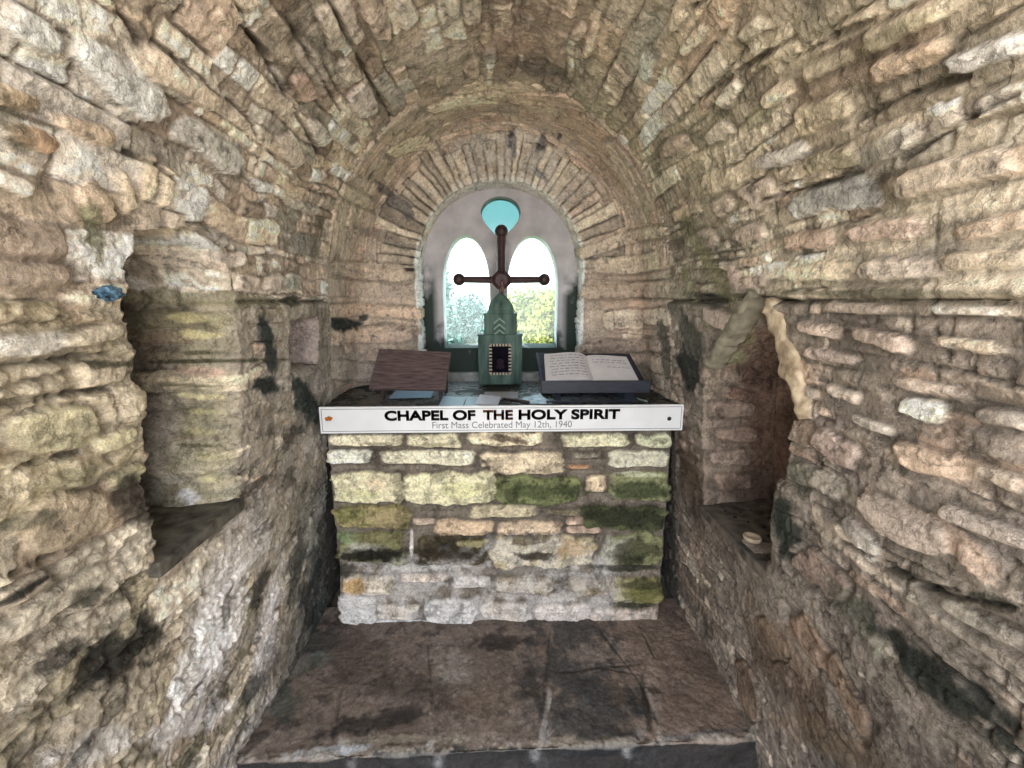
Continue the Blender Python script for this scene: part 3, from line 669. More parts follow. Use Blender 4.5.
tr.inputs[0].default_value = (.88, .97, .96, 1); gg.inputs['Roughness'].default_value = .15; mxs = g.nodes.new('ShaderNodeMixShader'); mxs.inputs[0].default_value = .05
g.links.new(tr.outputs[0], mxs.inputs[1]); g.links.new(gg.outputs[0], mxs.inputs[2]); g.links.new(mxs.outputs[0], o_.inputs[0])
gl3 = gl.copy(); gl3.name = 'cyan_window_glass'; gl3.node_tree.nodes['Transparent BSDF'].inputs[0].default_value = (.20, .33, .33, 1)
for k_, o in enumerate(OPS):
    bm = bmesh.new(); c = np.mean(o, 0); pts = [(c[0] + (x - c[0]) * 1.03, .055, c[1] + (z - c[1]) * 1.03) for x, z in o]
    prism(bm, pts, (0, .006, 0)); mk('window_pane', bm, gl if k_ < 2 else gl3, win)

# ------------------------------------------------------------------ altar: rubble front, dark slate top running into the window recess
AZ = ZF - .446
altar = empty('altar', (XC, 2.0, 0), 'rubble stone altar block with a dark wet slate top, built against the window wall', 'altar')
nx, nz = 430, 330
# front and the two narrow return faces in one grid
perim = np.concatenate([np.linspace(-.30, 0, 60)[:-1], np.linspace(0, 1.49, nx), np.linspace(1.49, 1.79, 60)[1:]])
hz = np.linspace(.0, AZ - .036, nz)
AU, AV = np.meshgrid(perim, hz)
ax0 = -.733
AX = np.where(AU < 0, ax0 - .0, np.where(AU > 1.49, ax0 + 1.49, ax0 + AU)); AY = np.where(AU < 0, 1.8 - AU, np.where(AU > 1.49, 1.8 + (AU - 1.49), 1.8))
Pa = np.stack([AX, AY, AV], -1); A = Surf(Pa)
if A.N[100, 250, 1] > 0: A = Surf(Pa, flip=True)
na = fbm(Pa, 20, 4, 3); nl_ = fbm(Pa, 5, 3, 4); nff = fbm(Pa, 75, 2, 5)
A.C = srgb((112, 102, 90)) * (1 + .25 * na)[..., None] * np.ones_like(Pa)
A.h = -.012 + nl_ * .005 + na * .004 + nff * .002
def cr(x0, y0, x1, y1, col, up=.02, **kw):     # measured on an enlargement of the photo
    X0, Y0, X1, Y1 = 300 + x0 / 2.56, 400 + y0 / 2.56, 300 + x1 / 2.56, 400 + y1 / 2.56
    A.stone((X0 + X1) / 2, (Y0 + Y1) / 2, (X1 - X0) / 2 - .6, 0, (Y1 - Y0) / 2 - .6, col, up * .6, k=kw.pop('k', 7.), wob=.20)
for a in [(70,86,260,119,(206,196,164)),(270,83,408,122,(202,194,158)),(430,80,635,118,(212,196,160)),(668,83,845,122,(204,198,160)),(863,83,950,122,(184,186,152)),
          (68,127,187,166,(206,206,188)),(200,128,447,167,(212,206,176)),(470,130,680,191,(196,178,146)),(683,165,742,178,(176,128,84)),(700,134,775,150,(150,140,124)),(785,128,948,172,(186,184,160)),
          (78,186,260,266,(202,194,154)),(268,184,504,268,(200,194,152)),(507,194,723,270,(104,112,64)),(728,192,788,238,(206,182,146)),(792,184,946,258,(120,124,80)),
          (88,268,275,330,(132,122,70)),(430,268,612,303,(178,166,132)),(285,302,345,320,(192,170,146)),(345,305,500,345,(190,162,128)),(505,308,675,348,(186,162,132)),(680,297,735,322,(190,160,138)),(680,322,770,342,(194,166,142)),(725,272,940,332,(72,78,44)),(640,276,720,296,(120,110,86)),
          (90,336,275,418,(104,104,60)),(295,348,478,420,(70,62,42)),(490,345,760,430,(164,150,114)),(770,336,920,425,(110,112,70)),
          (105,447,250,500,(180,166,140)),(258,444,380,466,(198,178,158)),(385,450,490,480,(176,170,164)),(500,455,650,495,(150,138,116)),(690,455,830,500,(132,116,86)),(800,450,930,520,(122,114,60)),
          (105,502,196,570,(176,174,170)),(198,524,310,562,(176,166,152)),(315,510,450,572,(178,176,172)),(460,515,590,560,(168,158,146)),(600,520,740,568,(184,170,160)),(745,532,925,568,(172,156,142))]: cr(*a)
# pale lime wash over the lowest courses and speckled dirt
lw = ss(-(AV - .42) + .10 * nl_ + .05 * na, .0, .06) * ss(na + .35 * nl_, -.35, .25) * ss(AU + .06 * nl_, .0, .06) * (1 - ss(AU + .12 * nl_ + .05 * na, 1.28, 1.44))
A.C = mixc(A.C, srgb((196, 194, 194)) * (1 + .2 * na)[..., None], lw * .35)
def pz(x, y, ax, ay, hw, col, st=.9, brk=.55, **k): A.patch(300 + x / 2.56, 400 + y / 2.56, ax / 2.56, ay / 2.56, hw / 2.56, col, st, brk, **k)
for a in [(545,100,60,8,10,(60,40,34),.8,.9),(620,232,112,0,22,(52,62,32),.75,.7),(540,238,20,0,26,(34,40,22),.7,.6),(868,230,80,0,22,(50,60,32),.85,.5),(868,190,60,0,6,(190,194,160),.7,.6),
          (830,300,110,0,26,(34,38,24),.85,.6),(225,300,50,0,28,(150,132,90),.6,.7),(130,290,40,0,18,(110,116,50),.6,.6),(180,395,90,-4,20,(22,20,14),.95,.4),(120,352,34,0,14,(112,132,86),.8,.5),(200,350,60,0,14,(104,96,56),.6,.6),
          (385,380,90,0,30,(40,34,22),.7,.6),(440,365,36,0,10,(150,140,90),.7,.6),(600,395,60,4,12,(36,28,18),.9,.7),(590,355,50,0,12,(60,48,26),.7,.8),(700,380,40,0,26,(150,116,70),.6,.8),
          (850,385,70,0,30,(44,46,28),.75,.8),(845,430,90,0,12,(30,36,20),.85,.5),(880,490,50,0,22,(86,86,34),.85,.4),(860,525,60,0,10,(40,44,22),.8,.5),(870,470,60,0,12,(26,30,18),.7,.6),
          (140,475,30,0,22,(176,134,60),.8,.5),(115,440,34,0,16,(30,32,24),.8,.5),(300,432,90,0,10,(180,178,174),.7,.5),(600,440,140,0,9,(110,106,100),.7,.4),(430,400,8,0,30,(150,146,140),.0,.3),
          (420,230,60,0,20,(178,178,110),.5,.8),(190,215,40,0,24,(186,160,126),.5,.8),(165,240,50,0,12,(176,180,120),.5,.7),(210,110,50,0,6,(80,72,56),.6,.8),(345,112,40,0,6,(110,104,70),.6,.7),
          (320,570,160,0,3,(206,210,216),.6,.5),(285,370,5,0,40,(196,192,186),.8,.4)]: pz(*a)
gA = ss(fbm(Pa, 16, 5, 61, .7), .02, .30); A.C *= (1 - .42 * gA)[..., None]; sA = fbm(Pa * np.array([8., 1, 60.]), 1., 3, 63, .6); A.C *= (1 + .22 * sA)[..., None]; A.h += sA * .002
A.gain = 1.45; A.desat = .25; A.finish()
A.mesh('altar_base', M_ALTAR, parent=altar).matrix_parent_inverse = Matrix.Translation(-altar.location)
# slate top: wide in front, a tongue running back into the window opening
tx = np.linspace(-.80, .83, 300); ty = np.linspace(1.784, 2.44, 130)
TXg, TYg = np.meshgrid(tx, ty)
TXg = np.where(TYg > 2.36, .013 + np.clip(TXg - .013, -.425, .425), TXg)
TXg = .013 + (TXg - .013) * np.interp(TYg, [1.784, 2.36], [1, .985])
Zt = np.full_like(TXg, AZ); Pt = np.stack([TXg, TYg, Zt], -1)
tp = Surf(Pt)
if tp.N[50, 50, 2] < 0: tp = Surf(Pt, flip=True)
n1_ = fbm(Pt, 7, 4, 3); n2_ = fbm(Pt, 30, 3, 4)
tp.h = n1_ * .003 + n2_ * .0012 - .004
tp.C = srgb((66, 70, 74)) * (1 + .45 * n1_ + .3 * n2_)[..., None] * np.ones_like(Pt)
dk = ss(np.abs(TXg + .0), .45, .62); tp.C = mixc(tp.C, srgb((32, 34, 32)) * np.ones_like(Pt), dk * .85)
tp.patch(450,386,40,-3,6,(120,134,146),.7,.6); tp.patch(505,390,40,0,5,(64,76,90),.6,.6)  # bluish window reflection painted onto the slate
tp.finish(.12)
tp.mesh('altar_top', M_TOP, parent=altar).matrix_parent_inverse = Matrix.Translation(-altar.location)
bm = bmesh.new(); prism(bm, [(-.80, 1.782, AZ - .004), (.83, 1.782, AZ - .004), (.80, 2.34, AZ - .004), (-.78, 2.34, AZ - .004)], (0, 0, -.035))
o = mk('altar_slab_edge', bm, plain('dark_slate_edge', (40, 40, 38), .7), None, bevel=.004); o.parent = altar; o.matrix_parent_inverse = Matrix.Translation(-altar.location)
# sill step behind it
bm = bmesh.new(); prism(bm, [(-.44, 2.425, AZ - .02), (.47, 2.425, AZ - .02), (.47, 2.62, AZ - .02), (-.44, 2.62, AZ - .02)], (0, 0, .062))
bmesh.ops.subdivide_edges(bm, edges=bm.edges[:], cuts=5, use_grid_fill=True); roughen(bm, .004, 18)
tag(mk('trim_1', bm, plain('sill_stone', (150, 152, 152), .45, nscale=18, namt=.4, bump=.5), smooth=False, bevel=.004), kind='structure')

# solid wall below the window, behind the altar
bm = bmesh.new(); box(bm, -.75, .78, 2.46, 2.66, -.1, AZ - .012); box(bm, -1.3, 1.3, 1.24, 2.9, -.3, -.03); tag(mk('trim_6', bm, plain('wall_core_stone', (110, 100, 90), .9, bump=.5), bevel=.004), kind='structure')
# ------------------------------------------------------------------ dais and floor
fx = np.linspace(-.97, .99, 470); fy = np.concatenate([np.linspace(1.207, 1.225, 8)[:-1], np.linspace(1.225, 1.93, 190)])
FX, FY = np.meshgrid(fx, fy)
# add the front face below the edge
rows = 34; fz = np.linspace(-.17, 0, rows)[:-1]
FXa, FZa = np.meshgrid(fx, fz)
Pf = np.concatenate([np.stack([FXa, np.full_like(FXa, 1.2) , FZa], -1), np.stack([FX, FY, np.zeros_like(FX)], -1)], 0)
Pf[..., 1] += .012 * np.clip(Pf[..., 0], -1, 1)
Fs = Surf(Pf)
if Fs.N[120, 200, 2] < 0: Fs = Surf(Pf, flip=True)
nf1 = fbm(Pf, 3, 4, 3); nf2 = fbm(Pf, 12, 4, 4); nf3 = fbm(Pf, 60, 3, 5)
Pf_edge = np.exp(-((Pf[..., 1] - 1.205 - .012 * Pf[..., 0]) / .03) ** 2)
Fs.h = nf1 * .008 + Pf_edge * (.022 * fbm(Pf, 4, 3, 71) + .008 * nf2) + nf2 * .006 + nf3 * .0025
Fs.C = srgb((112, 96, 84)) * (1 + .3 * nf1 + .35 * nf2 + .2 * nf3)[..., None] * np.ones_like(Pf)
d_ = ss(nf2 + nf1 * .7, .0, .35); Fs.C = mixc(Fs.C, srgb((50, 42, 38)) * np.ones_like(Pf), d_ * .75)
r_ = ss(Pf[..., 0] + nf1 * .3, .15, .5); Fs.C = mixc(Fs.C, srgb((122, 98, 80)) * (1 + .3 * nf2)[..., None], r_ * .5)
for a in [(450,665,16,22,18,(128,120,110),.8,.5),(612,650,30,14,18,(128,108,94),.7,.5),(560,655,30,10,14,(104,84,68),.6,.6),(380,720,60,-14,10,(34,30,28),.8,.5),(500,640,30,0,8,(36,30,28),.8,.6),
          (350,650,50,20,26,(66,52,48),.6,.6),(280,690,14,30,16,(60,72,64),.7,.6),(310,640,26,-10,14,(52,62,58),.7,.6),(480,700,30,10,18,(94,76,58),.6,.6),(535,690,6,18,6,(46,36,26),.8,.6),
          (600,690,40,16,14,(56,48,40),.7,.6),(655,690,4,34,6,(150,132,116),.35,.6),(645,700,4,26,4,(34,26,24),.8,.5),(652,688,14,2,3,(36,22,18),.8,.5),(700,660,24,16,10,(80,62,48),.5,.6),
          (545,740,5,-22,5,(136,132,132),.8,.4),(430,745,3,-8,4,(170,170,170),.8,.5),(340,745,4,-10,4,(150,150,150),.8,.5),(330,750,44,-6,5,(160,168,176),.8,.5),(400,738,90,-2,4,(140,130,112),.6,.7),(580,738,60,0,3,(140,128,108),.6,.7),
          (640,735,6,-16,5,(120,112,106),.6,.5),(700,735,50,-6,5,(84,86,92),.7,.5),(480,750,60,0,6,(46,54,56),.8,.6),(600,750,60,-2,7,(50,54,56),.8,.6),(400,754,40,0,5,(50,60,64),.8,.5),
          (545,720,6,-34,3,(150,144,138),.75,.5),(655,715,8,30,3,(140,130,120),.6,.5),(432,720,2,-30,2,(120,114,108),.5,.5),(300,665,30,-14,9,(88,100,92),.5,.6),(720,700,22,20,12,(112,88,70),.5,.6),(590,655,26,0,10,(134,116,104),.6,.6),(420,690,50,10,16,(58,48,44),.6,.7),(755,740,10,10,8,(40,42,40),.8,.5)]: Fs.patch(*a)
for c in [[(600,628),(640,680),(655,715),(668,752)],[(550,628),(545,690),(548,755)],[(428,640),(432,700),(430,760)],[(590,665),(640,672)],[(640,625),(655,655)],[(340,690),(330,760)],[(560,670),(640,662)]]: Fs.crack(c, .006, .004, .6)
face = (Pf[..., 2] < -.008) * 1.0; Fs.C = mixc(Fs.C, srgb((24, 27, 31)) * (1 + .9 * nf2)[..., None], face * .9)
drip = sum(np.exp(-((Pf[..., 0] - c_ + .02 * nf2) / .016) ** 2) for c_ in (-.50, -.205, .115, .43)) * ss(Pf[..., 2], -.09, -.03) * face
Fs.C = mixc(Fs.C, srgb((150, 150, 152)) * np.ones_like(Pf), np.clip(drip, 0, 1) * ss(nf2 + .4 * nf3, -.3, .1) * .5)
edge_ = np.exp(-((Pf[..., 1] - 1.214 - .012 * Pf[..., 0] + .004 * nf2) / .010) ** 2) * (1 - face) * ss(nf2 + nf3, -.35, .2); Fs.C = mixc(Fs.C, srgb((158, 148, 130)) * np.ones_like(Pf), edge_ * .7)
Fs.gain = 1.5; Fs.finish(.12)
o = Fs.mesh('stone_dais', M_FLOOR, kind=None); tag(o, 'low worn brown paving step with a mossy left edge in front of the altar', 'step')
gx = np.linspace(-1.1, 1.1, 120); gy = np.linspace(-.5, 1.32, 100); GX, GY = np.meshgrid(gx, gy)
Pg = np.stack([GX, GY, np.full_like(GX, -.165)], -1); G = Surf(Pg)
if G.N[50, 50, 2] < 0: G = Surf(Pg, flip=True)
G.C = srgb((84, 74, 66)) * (1 + .4 * fbm(Pg, 10, 4, 2))[..., None] * np.ones_like(Pg); G.h = fbm(Pg, 8, 4, 3) * .012; G.finish()
G.mesh('floor', M_FLOOR)

# ------------------------------------------------------------------ niche sills and lintel slabs (part of the walls)
M_SILL = plain('niche_sill_stone', (74, 68, 64), .85, nscale=26, namt=.5, bump=.9, dist=.006, col2=(112, 104, 96))
M_SILL2 = plain('niche_sill_stone_left', (72, 68, 62), .85, nscale=22, namt=.5, bump=.9, dist=.006, col2=(116, 110, 100))
def slab(name, pts, z, th_, mat, amt=.0025):
    bm = bmesh.new(); prism(bm, [(x, y, z) for x, y in pts], (0, 0, -th_))
    bmesh.ops.subdivide_edges(bm, edges=bm.edges[:], cuts=7, use_grid_fill=True); roughen(bm, amt, 22, 3)
    return tag(mk(name, bm, mat, bevel=.005, smooth=False), kind='structure')
ZSL, ZSR = ZF - .572, ZF - .798
slab('trim_2', [(-.752, .895), (-.752, 1.222), (-1.18, 1.205), (-1.18, .895)], ZSL, .035, M_SILL2)
slab('trim_3', [(.795, 1.155), (.795, 1.585), (1.115, 1.66), (1.115, 1.155)], ZSR, .035, M_SILL)

def wedge_slab(name, a, b, wdt, dep, mat, side=1, seed=1, inset=.05):
    """long rough stone laid against the wall from a to b (y, z), wdt across, dep into the wall"""
    (ya, za), (yb, zb) = a, b; L = math.hypot(yb - ya, zb - za); n = 40; m = 12
    ty_, tz_ = (yb - ya) / L, (zb - za) / L; ny, nz_ = -tz_, ty_
    bm = bmesh.new(); rings = []
    for i in range(n + 1):
        s_ = i / n; ring = []
        tap = min(1, .45 + 3.2 * min(s_ + .04, 1 - s_ + .06))
        for k in range(m * 2):
            t = 2 * math.pi * k / (m * 2); cx = math.copysign(abs(math.cos(t)) ** .5, math.cos(t)); sx = math.copysign(abs(math.sin(t)) ** .5, math.sin(t))
            wv_ = wdt / 2 * tap * (1 + .10 * math.sin(s_ * 11 + seed) + .06 * math.sin(s_ * 29 + seed))
            off = cx * wv_; dp = sx * dep / 2
            y = ya + ty_ * L * s_ + ny * off; z = za + tz_ * L * s_ + nz_ * off
            xw = .73 + .14 * (-min(z, 0)) / 1.48
            ring.append(bm.verts.new((XC + side * (xw + dep / 2 - inset + dp), y, z + ZF)))
        rings.append(ring)
    for r1, r2 in zip(rings[:-1], rings[1:]):
        for k in range(m * 2): bm.faces.new((r1[k], r1[(k + 1) % (2 * m)], r2[(k + 1) % (2 * m)], r2[k]))
    bm.faces.new(rings[0]); bm.faces.new(rings[-1][::-1])
    roughen(bm, .009, 24, seed); roughen(bm, .006, 60, seed + 5)
    return tag(mk(name, bm, mat, smooth=True), kind='structure')
wedge_slab('trim_4', (1.200, .000), (1.034, -.285), .062, .10, plain('pale_lintel_slab', (170, 146, 120), .9, nscale=26, namt=.4, bump=1, dist=.01, col2=(214, 196, 170)), inset=.012)
wedge_slab('trim_5', (1.262, .020), (1.540, -.235), .034, .07, plain('grey_lintel_slab', (140, 134, 118), .9, nscale=24, namt=.4, bump=.8, dist=.006), inset=.018, seed=4)

# ------------------------------------------------------------------ sign on the altar front
YS = 1.765
def quadpts(l): return [at(x, y, YS) for x, y in l]
sl, sr_ = at(318.5, 407, YS), at(684, 407.5, YS); zt_, zb_ = sl.z - .001, at(500, 432, YS).z
sx0, sx1 = sl.x, sr_.x; SW, SH = sx1 - sx0, zt_ - zb_
sign = empty('sign_board', ((sx0 + sx1) / 2, YS + .012, zb_), 'long white sign board with bold black lettering screwed across the altar front', 'sign')
M_WHITE = plain('white_sign_board', (226, 228, 234), .35, nscale=12, namt=.04, bump=0)
M_BLK = plain('black_vinyl', (24, 26, 30), .5, nscale=80, namt=.2, bump=0); M_GRY = plain('grey_vinyl', (112, 116, 124), .5, nscale=80, namt=.1, bump=0)
M_GLARETXT = plain('brown_glare_vinyl', (124, 88, 76), .5, nscale=60, namt=.3, bump=0)  # glare over one word of the sign, painted as brown lettering
M_RUST = plain('rust', (176, 104, 44), .9, nscale=60, namt=.4, bump=.4); M_DKM = plain('dark_iron', (34, 26, 24), .6, nscale=60, namt=.3)
def keep(o, p):
    o.parent = p; o.matrix_parent_inverse = Matrix.Translation(-Vector(p.location)); return o
bm = bmesh.new(); box(bm, sx0, sx1, YS, YS + .012, zb_, zt_); keep(mk('board', bm, M_WHITE, bevel=.0015), sign)
bm = bmesh.new(); ii = .0085; tk = .0016
for (a0, a1, b0, b1) in ((sx0 + ii, sx1 - ii, zt_ - ii - tk, zt_ - ii), (sx0 + ii, sx1 - ii, zb_ + ii, zb_ + ii + tk), (sx0 + ii, sx0 + ii + tk, zb_ + ii, zt_ - ii), (sx1 - ii - tk, sx1 - ii, zb_ + ii, zt_ - ii)):
    box(bm, a0, a1, YS - .0007, YS + .001, b0, b1)
keep(mk('border_line', bm, M_BLK), sign)
def text(body, x0, x1, zb, h, mat, name, off=0., bold=0.):
    cu = bpy.data.curves.new(name, 'FONT'); cu.body = body; cu.align_x = 'LEFT'; cu.extrude = .0008; cu.offset = bold; cu.size = 1
    cu.materials.append(mat); o = bpy.data.objects.new(name, cu); COL.objects.link(o); bpy.context.view_layer.update()
    bb = [Vector(c) for c in o.bound_box]; xmin = min(c.x for c in bb); xmax = max(c.x for c in bb)
    sxs = (x1 - x0) / (xmax - xmin); sy = h / .729
    me = bpy.data.meshes.new_from_object(o.evaluated_get(bpy.context.evaluated_depsgraph_get()))
    bpy.data.objects.remove(o); ob = bpy.data.objects.new(name, me); COL.objects.link(ob)
    for v in me.vertices: v.co = Vector((x0 + (v.co.x - xmin) * sxs, YS - .0008 - v.co.z * .5, zb + v.co.y * sy))
    if bold:
        bm = bmesh.new(); bm.from_mesh(me)
        g0 = bm.verts[:] + bm.edges[:] + bm.faces[:]
        for dz_ in (.0016, -.0010):
            d = bmesh.ops.duplicate(bm, geom=g0); bmesh.ops.translate(bm, verts=[v for v in d['geom'] if isinstance(v, bmesh.types.BMVert)], vec=(0, -.00005, dz_))
        bm.to_mesh(me); bm.free()
    me.update(); return keep(ob, sign)
def xs(px): return at(px, 415, YS).x
tz0 = at(500, 419.3, YS).z; tzh = at(500, 410, YS).z - tz0
for body, a, b, m in (('CHAPEL OF', 384.5, 475.5, M_BLK), ('THE', 483, 513, M_GLARETXT), ('HOLY SPIRIT', 518.5, 620, M_BLK)):
    text(body, xs(a), xs(b), tz0, tzh, m, 'lettering', bold=.036)
sz0 = at(500, 427.8, YS).z
text('First Mass Celebrated May 12th, 1940', xs(432), xs(572), sz0, at(500, 421, YS).z - sz0, M_GRY, 'small_lettering', bold=.0)
for k_, px in enumerate((330, 669)):
    p = at(px, 418.5, YS)
    bm = bmesh.new(); lathe(bm, [(.0001, 0), (.007, .001), (.009, .004), (.006, .0075), (.0002, .009)], 12, Matrix.Translation((p.x, YS, p.z)) @ Matrix.Rotation(math.radians(90), 4, 'X'))
    scr = keep(mk('screw', bm, M_RUST if k_ == 0 else M_DKM, smooth=True), sign)
    if k_ == 0:
        scr['label'] = 'rusted screw with orange stain'
        bm = bmesh.new(); pts = []
        for i in range(24):
            t = 2 * math.pi * i / 24; r = .014 * (1 + .16 * math.sin(2 * t + 1) + .12 * math.sin(5 * t)); pts.append((p.x - .006 + r * math.cos(t), YS - .0006, p.z - .001 + r * .8 * math.sin(t)))
        prism(bm, pts, (0, .001, 0)); keep(mk('rust_stain', bm, M_RUST), sign)

# ------------------------------------------------------------------ altar cross on its green stepped pedestal
YC = 2.29
def cp(px, py, Y=YC): return at(px, py, Y)
cb = Vector(((cp(478.5, 383).x + cp(522, 383).x) / 2, YC + .06, AZ))
cross = empty('altar_cross', cb, 'brown metal cross with ball ends standing on a green stepped pedestal', 'cross')
M_GREEN = plain('verdigris_wood', (56, 82, 78), .7, nscale=9, namt=.35, bump=.4, dist=.003, stretch=(3, 3, .6), col2=(96, 122, 114))
M_GREEN2 = plain('pale_green_relief', (128, 152, 138), .6, nscale=30, namt=.2)
M_CROSS = plain('dark_bronze', (62, 44, 46), .5, metal=.15, nscale=30, namt=.35, bump=.3)
M_CHECK = plain('cream_inlay', (178, 166, 150), .6, nscale=60, namt=.2); M_PURP = plain('dark_plaque', (16, 12, 24), .9, nscale=40, namt=.4, spec=.1)
def zc(py, Y=YC): return cp(500, py, Y).z
tiers = [(478.3, 522.2, 383.5, 334.5, .125), (484, 517, 334.5, 313.8, .105), (487.5, 513.5, 313.8, 310.5, .095)]
ztop = AZ
for i, (a, b, y0, y1, dp) in enumerate(tiers):
    x0, x1 = cp(a, (y0 + y1) / 2).x, cp(b, (y0 + y1) / 2).x; z0, z1 = (AZ + .0015 if i == 0 else ztop), zc(y1)
    cx = (x0 + x1) / 2; cy = YC + .0625
    bm = bmesh.new(); box(bm, x0, x1, cy - dp / 2, cy + dp / 2, z0, z1)
    # raised pilasters on the face
    if i < 2:
        wd = x1 - x0
        for s_ in (-1, 1):
            xa = cx + s_ * wd * .40; box(bm, xa - wd * .06, xa + wd * .06, cy - dp / 2 - .006, cy - dp / 2 + .002, z0 + .004, z1 - .004)
        box(bm, x0 - .004, x1 + .004, cy - dp / 2 - .004, cy + dp / 2 + .002, z1 - .007, z1 + .001)
    keep(mk('pedestal', bm, M_GREEN, bevel=.003), cross); ztop = z1
# pointed hood: four curved sides
bm = bmesh.new(); rings = []; zh = zc(292.5); x0, x1 = cp(489, 310).x, cp(512.5, 310).x; cx = (x0 + x1) / 2; hwid = (x1 - x0) / 2
for i in range(9):
    t = i / 8; r = hwid * (1 - t ** 1.9) + .006; z = ztop + (zh - ztop) * t
    rings.append([bm.verts.new((cx + sx * r, cy + sy * r * .8, z)) for sx, sy in ((-1, -1), (0, -1.12), (1, -1), (1, 1), (0, 1.12), (-1, 1))])
for a, b in zip(rings[:-1], rings[1:]):
    for k in range(6): bm.faces.new((a[k], a[(k + 1) % 6], b[(k + 1) % 6], b[k]))
bm.faces.new(rings[0][::-1]); bm.faces.new(rings[-1]); keep(mk('hood', bm, M_GREEN, bevel=.002), cross)
bm = bmesh.new(); xcp = cp(499.5, 325).x; yf = cy - .105 / 2
for py in (321, 327, 332.6):                              # three raised chevrons
    z = zc(py)
    for s_ in (-1, 1):
        prism(bm, [(xcp, yf - .004, z + .018), (xcp + s_ * .030, yf - .004, z - .008), (xcp + s_ * .030, yf - .004, z - .018), (xcp, yf - .004, z + .007)], (0, .006, 0))
keep(mk('chevron', bm, M_GREEN2), cross)
yf = cy - .125 / 2; xa, xb = cp(489.5, 358).x, cp(511, 358).x; za_, zb2 = zc(374.5), zc(344)
bm = bmesh.new(); box(bm, xa, xb, yf - .004, yf + .002, za_, zb2); keep(mk('plaque', bm, M_PURP, bevel=.001), cross)
bm = bmesh.new(); n = 7
for i in range(n):
    t = (i + .5) / n
    for (u, v) in ((t, .03), (t, .97)): 
        px_, pz_ = xa + (xb - xa) * u, za_ + (zb2 - za_) * v; box(bm, px_ - .0055, px_ + .0055, yf - .0065, yf - .003, pz_ - .0065, pz_ + .0065)
for i in range(9):
    t = (i + .5) / 9
    for u in (.05, .95): 
        px_, pz_ = xa + (xb - xa) * u, za_ + (zb2 - za_) * t; box(bm, px_ - .0075, px_ + .0075, yf - .0065, yf - .003, pz_ - .0048, pz_ + .0048)
keep(mk('plaque_border', bm, M_CHECK), cross)
bm = bmesh.new(); lathe(bm, [(.001, 0), (.018, .003), (.024, .012), (.018, .022), (.014, .03), (.02, .04), (.012, .052), (.001, .056)], 14, Matrix.Translation(((xa + xb) / 2, yf - .004, zc(369))))
for v in bm.verts: v.co.y = yf - .004 + (v.co.y - yf + .004) * .25
keep(mk('figure_relief', bm, plain('relief_metal', (34, 22, 34), .9), smooth=True), cross)
# the cross itself
xc_ = cp(501.5, 280).x; zb0, zk = zh - .004, zc(279.5); YX = cy
bm = bmesh.new(); rod(bm, (xc_, YX, zb0), (xc_, YX, zk), .012, 8, .026); rod(bm, (xc_, YX, zk), (cp(501.5, 235).x, YX, zc(232)), .0265, 8, .0235)
keep(mk('shaft', bm, M_CROSS, bevel=.002), cross)
for px, nm in ((458, 'arm'), (545.5, 'arm')):
    e_ = Vector((cp(px, 279).x, YX, zc(279)))
    bm = bmesh.new(); rod(bm, (xc_, YX, zk), e_, .0185, 8, .0175); keep(mk(nm, bm, M_CROSS, bevel=.002), cross)
    bm = bmesh.new(); bmesh.ops.create_uvsphere(bm, u_segments=16, v_segments=10, radius=.032, matrix=Matrix.Translation(e_)); keep(mk('ball_end', bm, M_CROSS, smooth=True), cross)
bm = bmesh.new(); bmesh.ops.create_uvsphere(bm, u_segments=16, v_segments=10, radius=.034, matrix=Matrix.Translation((cp(501.5, 229).x, YX, zc(229.5)))); keep(mk('ball_end', bm, M_CROSS, smooth=True), cross)
bm = bmesh.new(); M_ = Matrix.Translation((xc_, YX, zk)) @ Matrix.Rotation(math.radians(90), 4, 'X') @ Matrix.Rotation(math.radians(22.5), 4, 'Z')
lathe(bm, [(.034, -.032), (.052, -.022), (.052, .022), (.034, .032)], 8, M_); keep(mk('boss', bm, M_CROSS, bevel=.003), cross)
bm = bmesh.new(); lathe(bm, [(.004, 0), (.013, .02), (.008, .045), (.014, .06), (.004, .075)], 10, Matrix.Translation((xc_ + .004, YX - .034, zk - .075))); keep(mk('figure_relief', bm, plain('bronze_figure', (104, 76, 74), .4, metal=.3), smooth=True), cross)

# ------------------------------------------------------------------ small slanted wooden stand on the left
M_WOOD = plain('purple_brown_wood', (88, 74, 78), .75, nscale=14, namt=.45, bump=.5, dist=.003, stretch=(1, 9, 9), col2=(116, 98, 98))
M_WOODD = plain('dark_brown_wood', (58, 46, 44), .7, nscale=20, namt=.3, bump=.3, stretch=(1, 6, 6))
yb_, yt_ = 1.935, 2.11
bl, br, tl_, tr_ = at(368.5, 388, yb_), at(445.5, 389.5, yb_), at(379, 348.5, yt_), at(451, 352, yt_)
stand = empty('book_stand', ((bl.x + br.x) / 2, (yb_ + yt_) / 2, AZ), 'empty brown wooden book stand with a slanted board, left of the cross', 'book stand')
nrm = (br - bl).cross(tl_ - bl).normalized(); 
if nrm.y > 0: nrm = -nrm
bm = bmesh.new(); prism(bm, [bl, br, tr_, tl_], -nrm * .016); keep(mk('slanted_board', bm, M_WOOD, bevel=.002), stand)
for (ta) in (.14, .90):
    f0 = bl.lerp(br, ta) - nrm * .016; t0_ = tl_.lerp(tr_, ta) - nrm * .016
    bm = bmesh.new(); a0 = f0.lerp(t0_, .03); a1 = f0.lerp(t0_, .92)
    prism(bm, [a0, a1, Vector((a1.x, a1.y + .03, AZ)), Vector((a1.x, a1.y - .01, AZ)), a0.lerp(a1, .75) + Vector((0, 0, -.03)), Vector((a0.x, a0.y + .03, AZ)), Vector((a0.x, a0.y, AZ))], (.014, 0, 0))
    keep(mk('leg', bm, M_WOODD, bevel=.0015), stand)
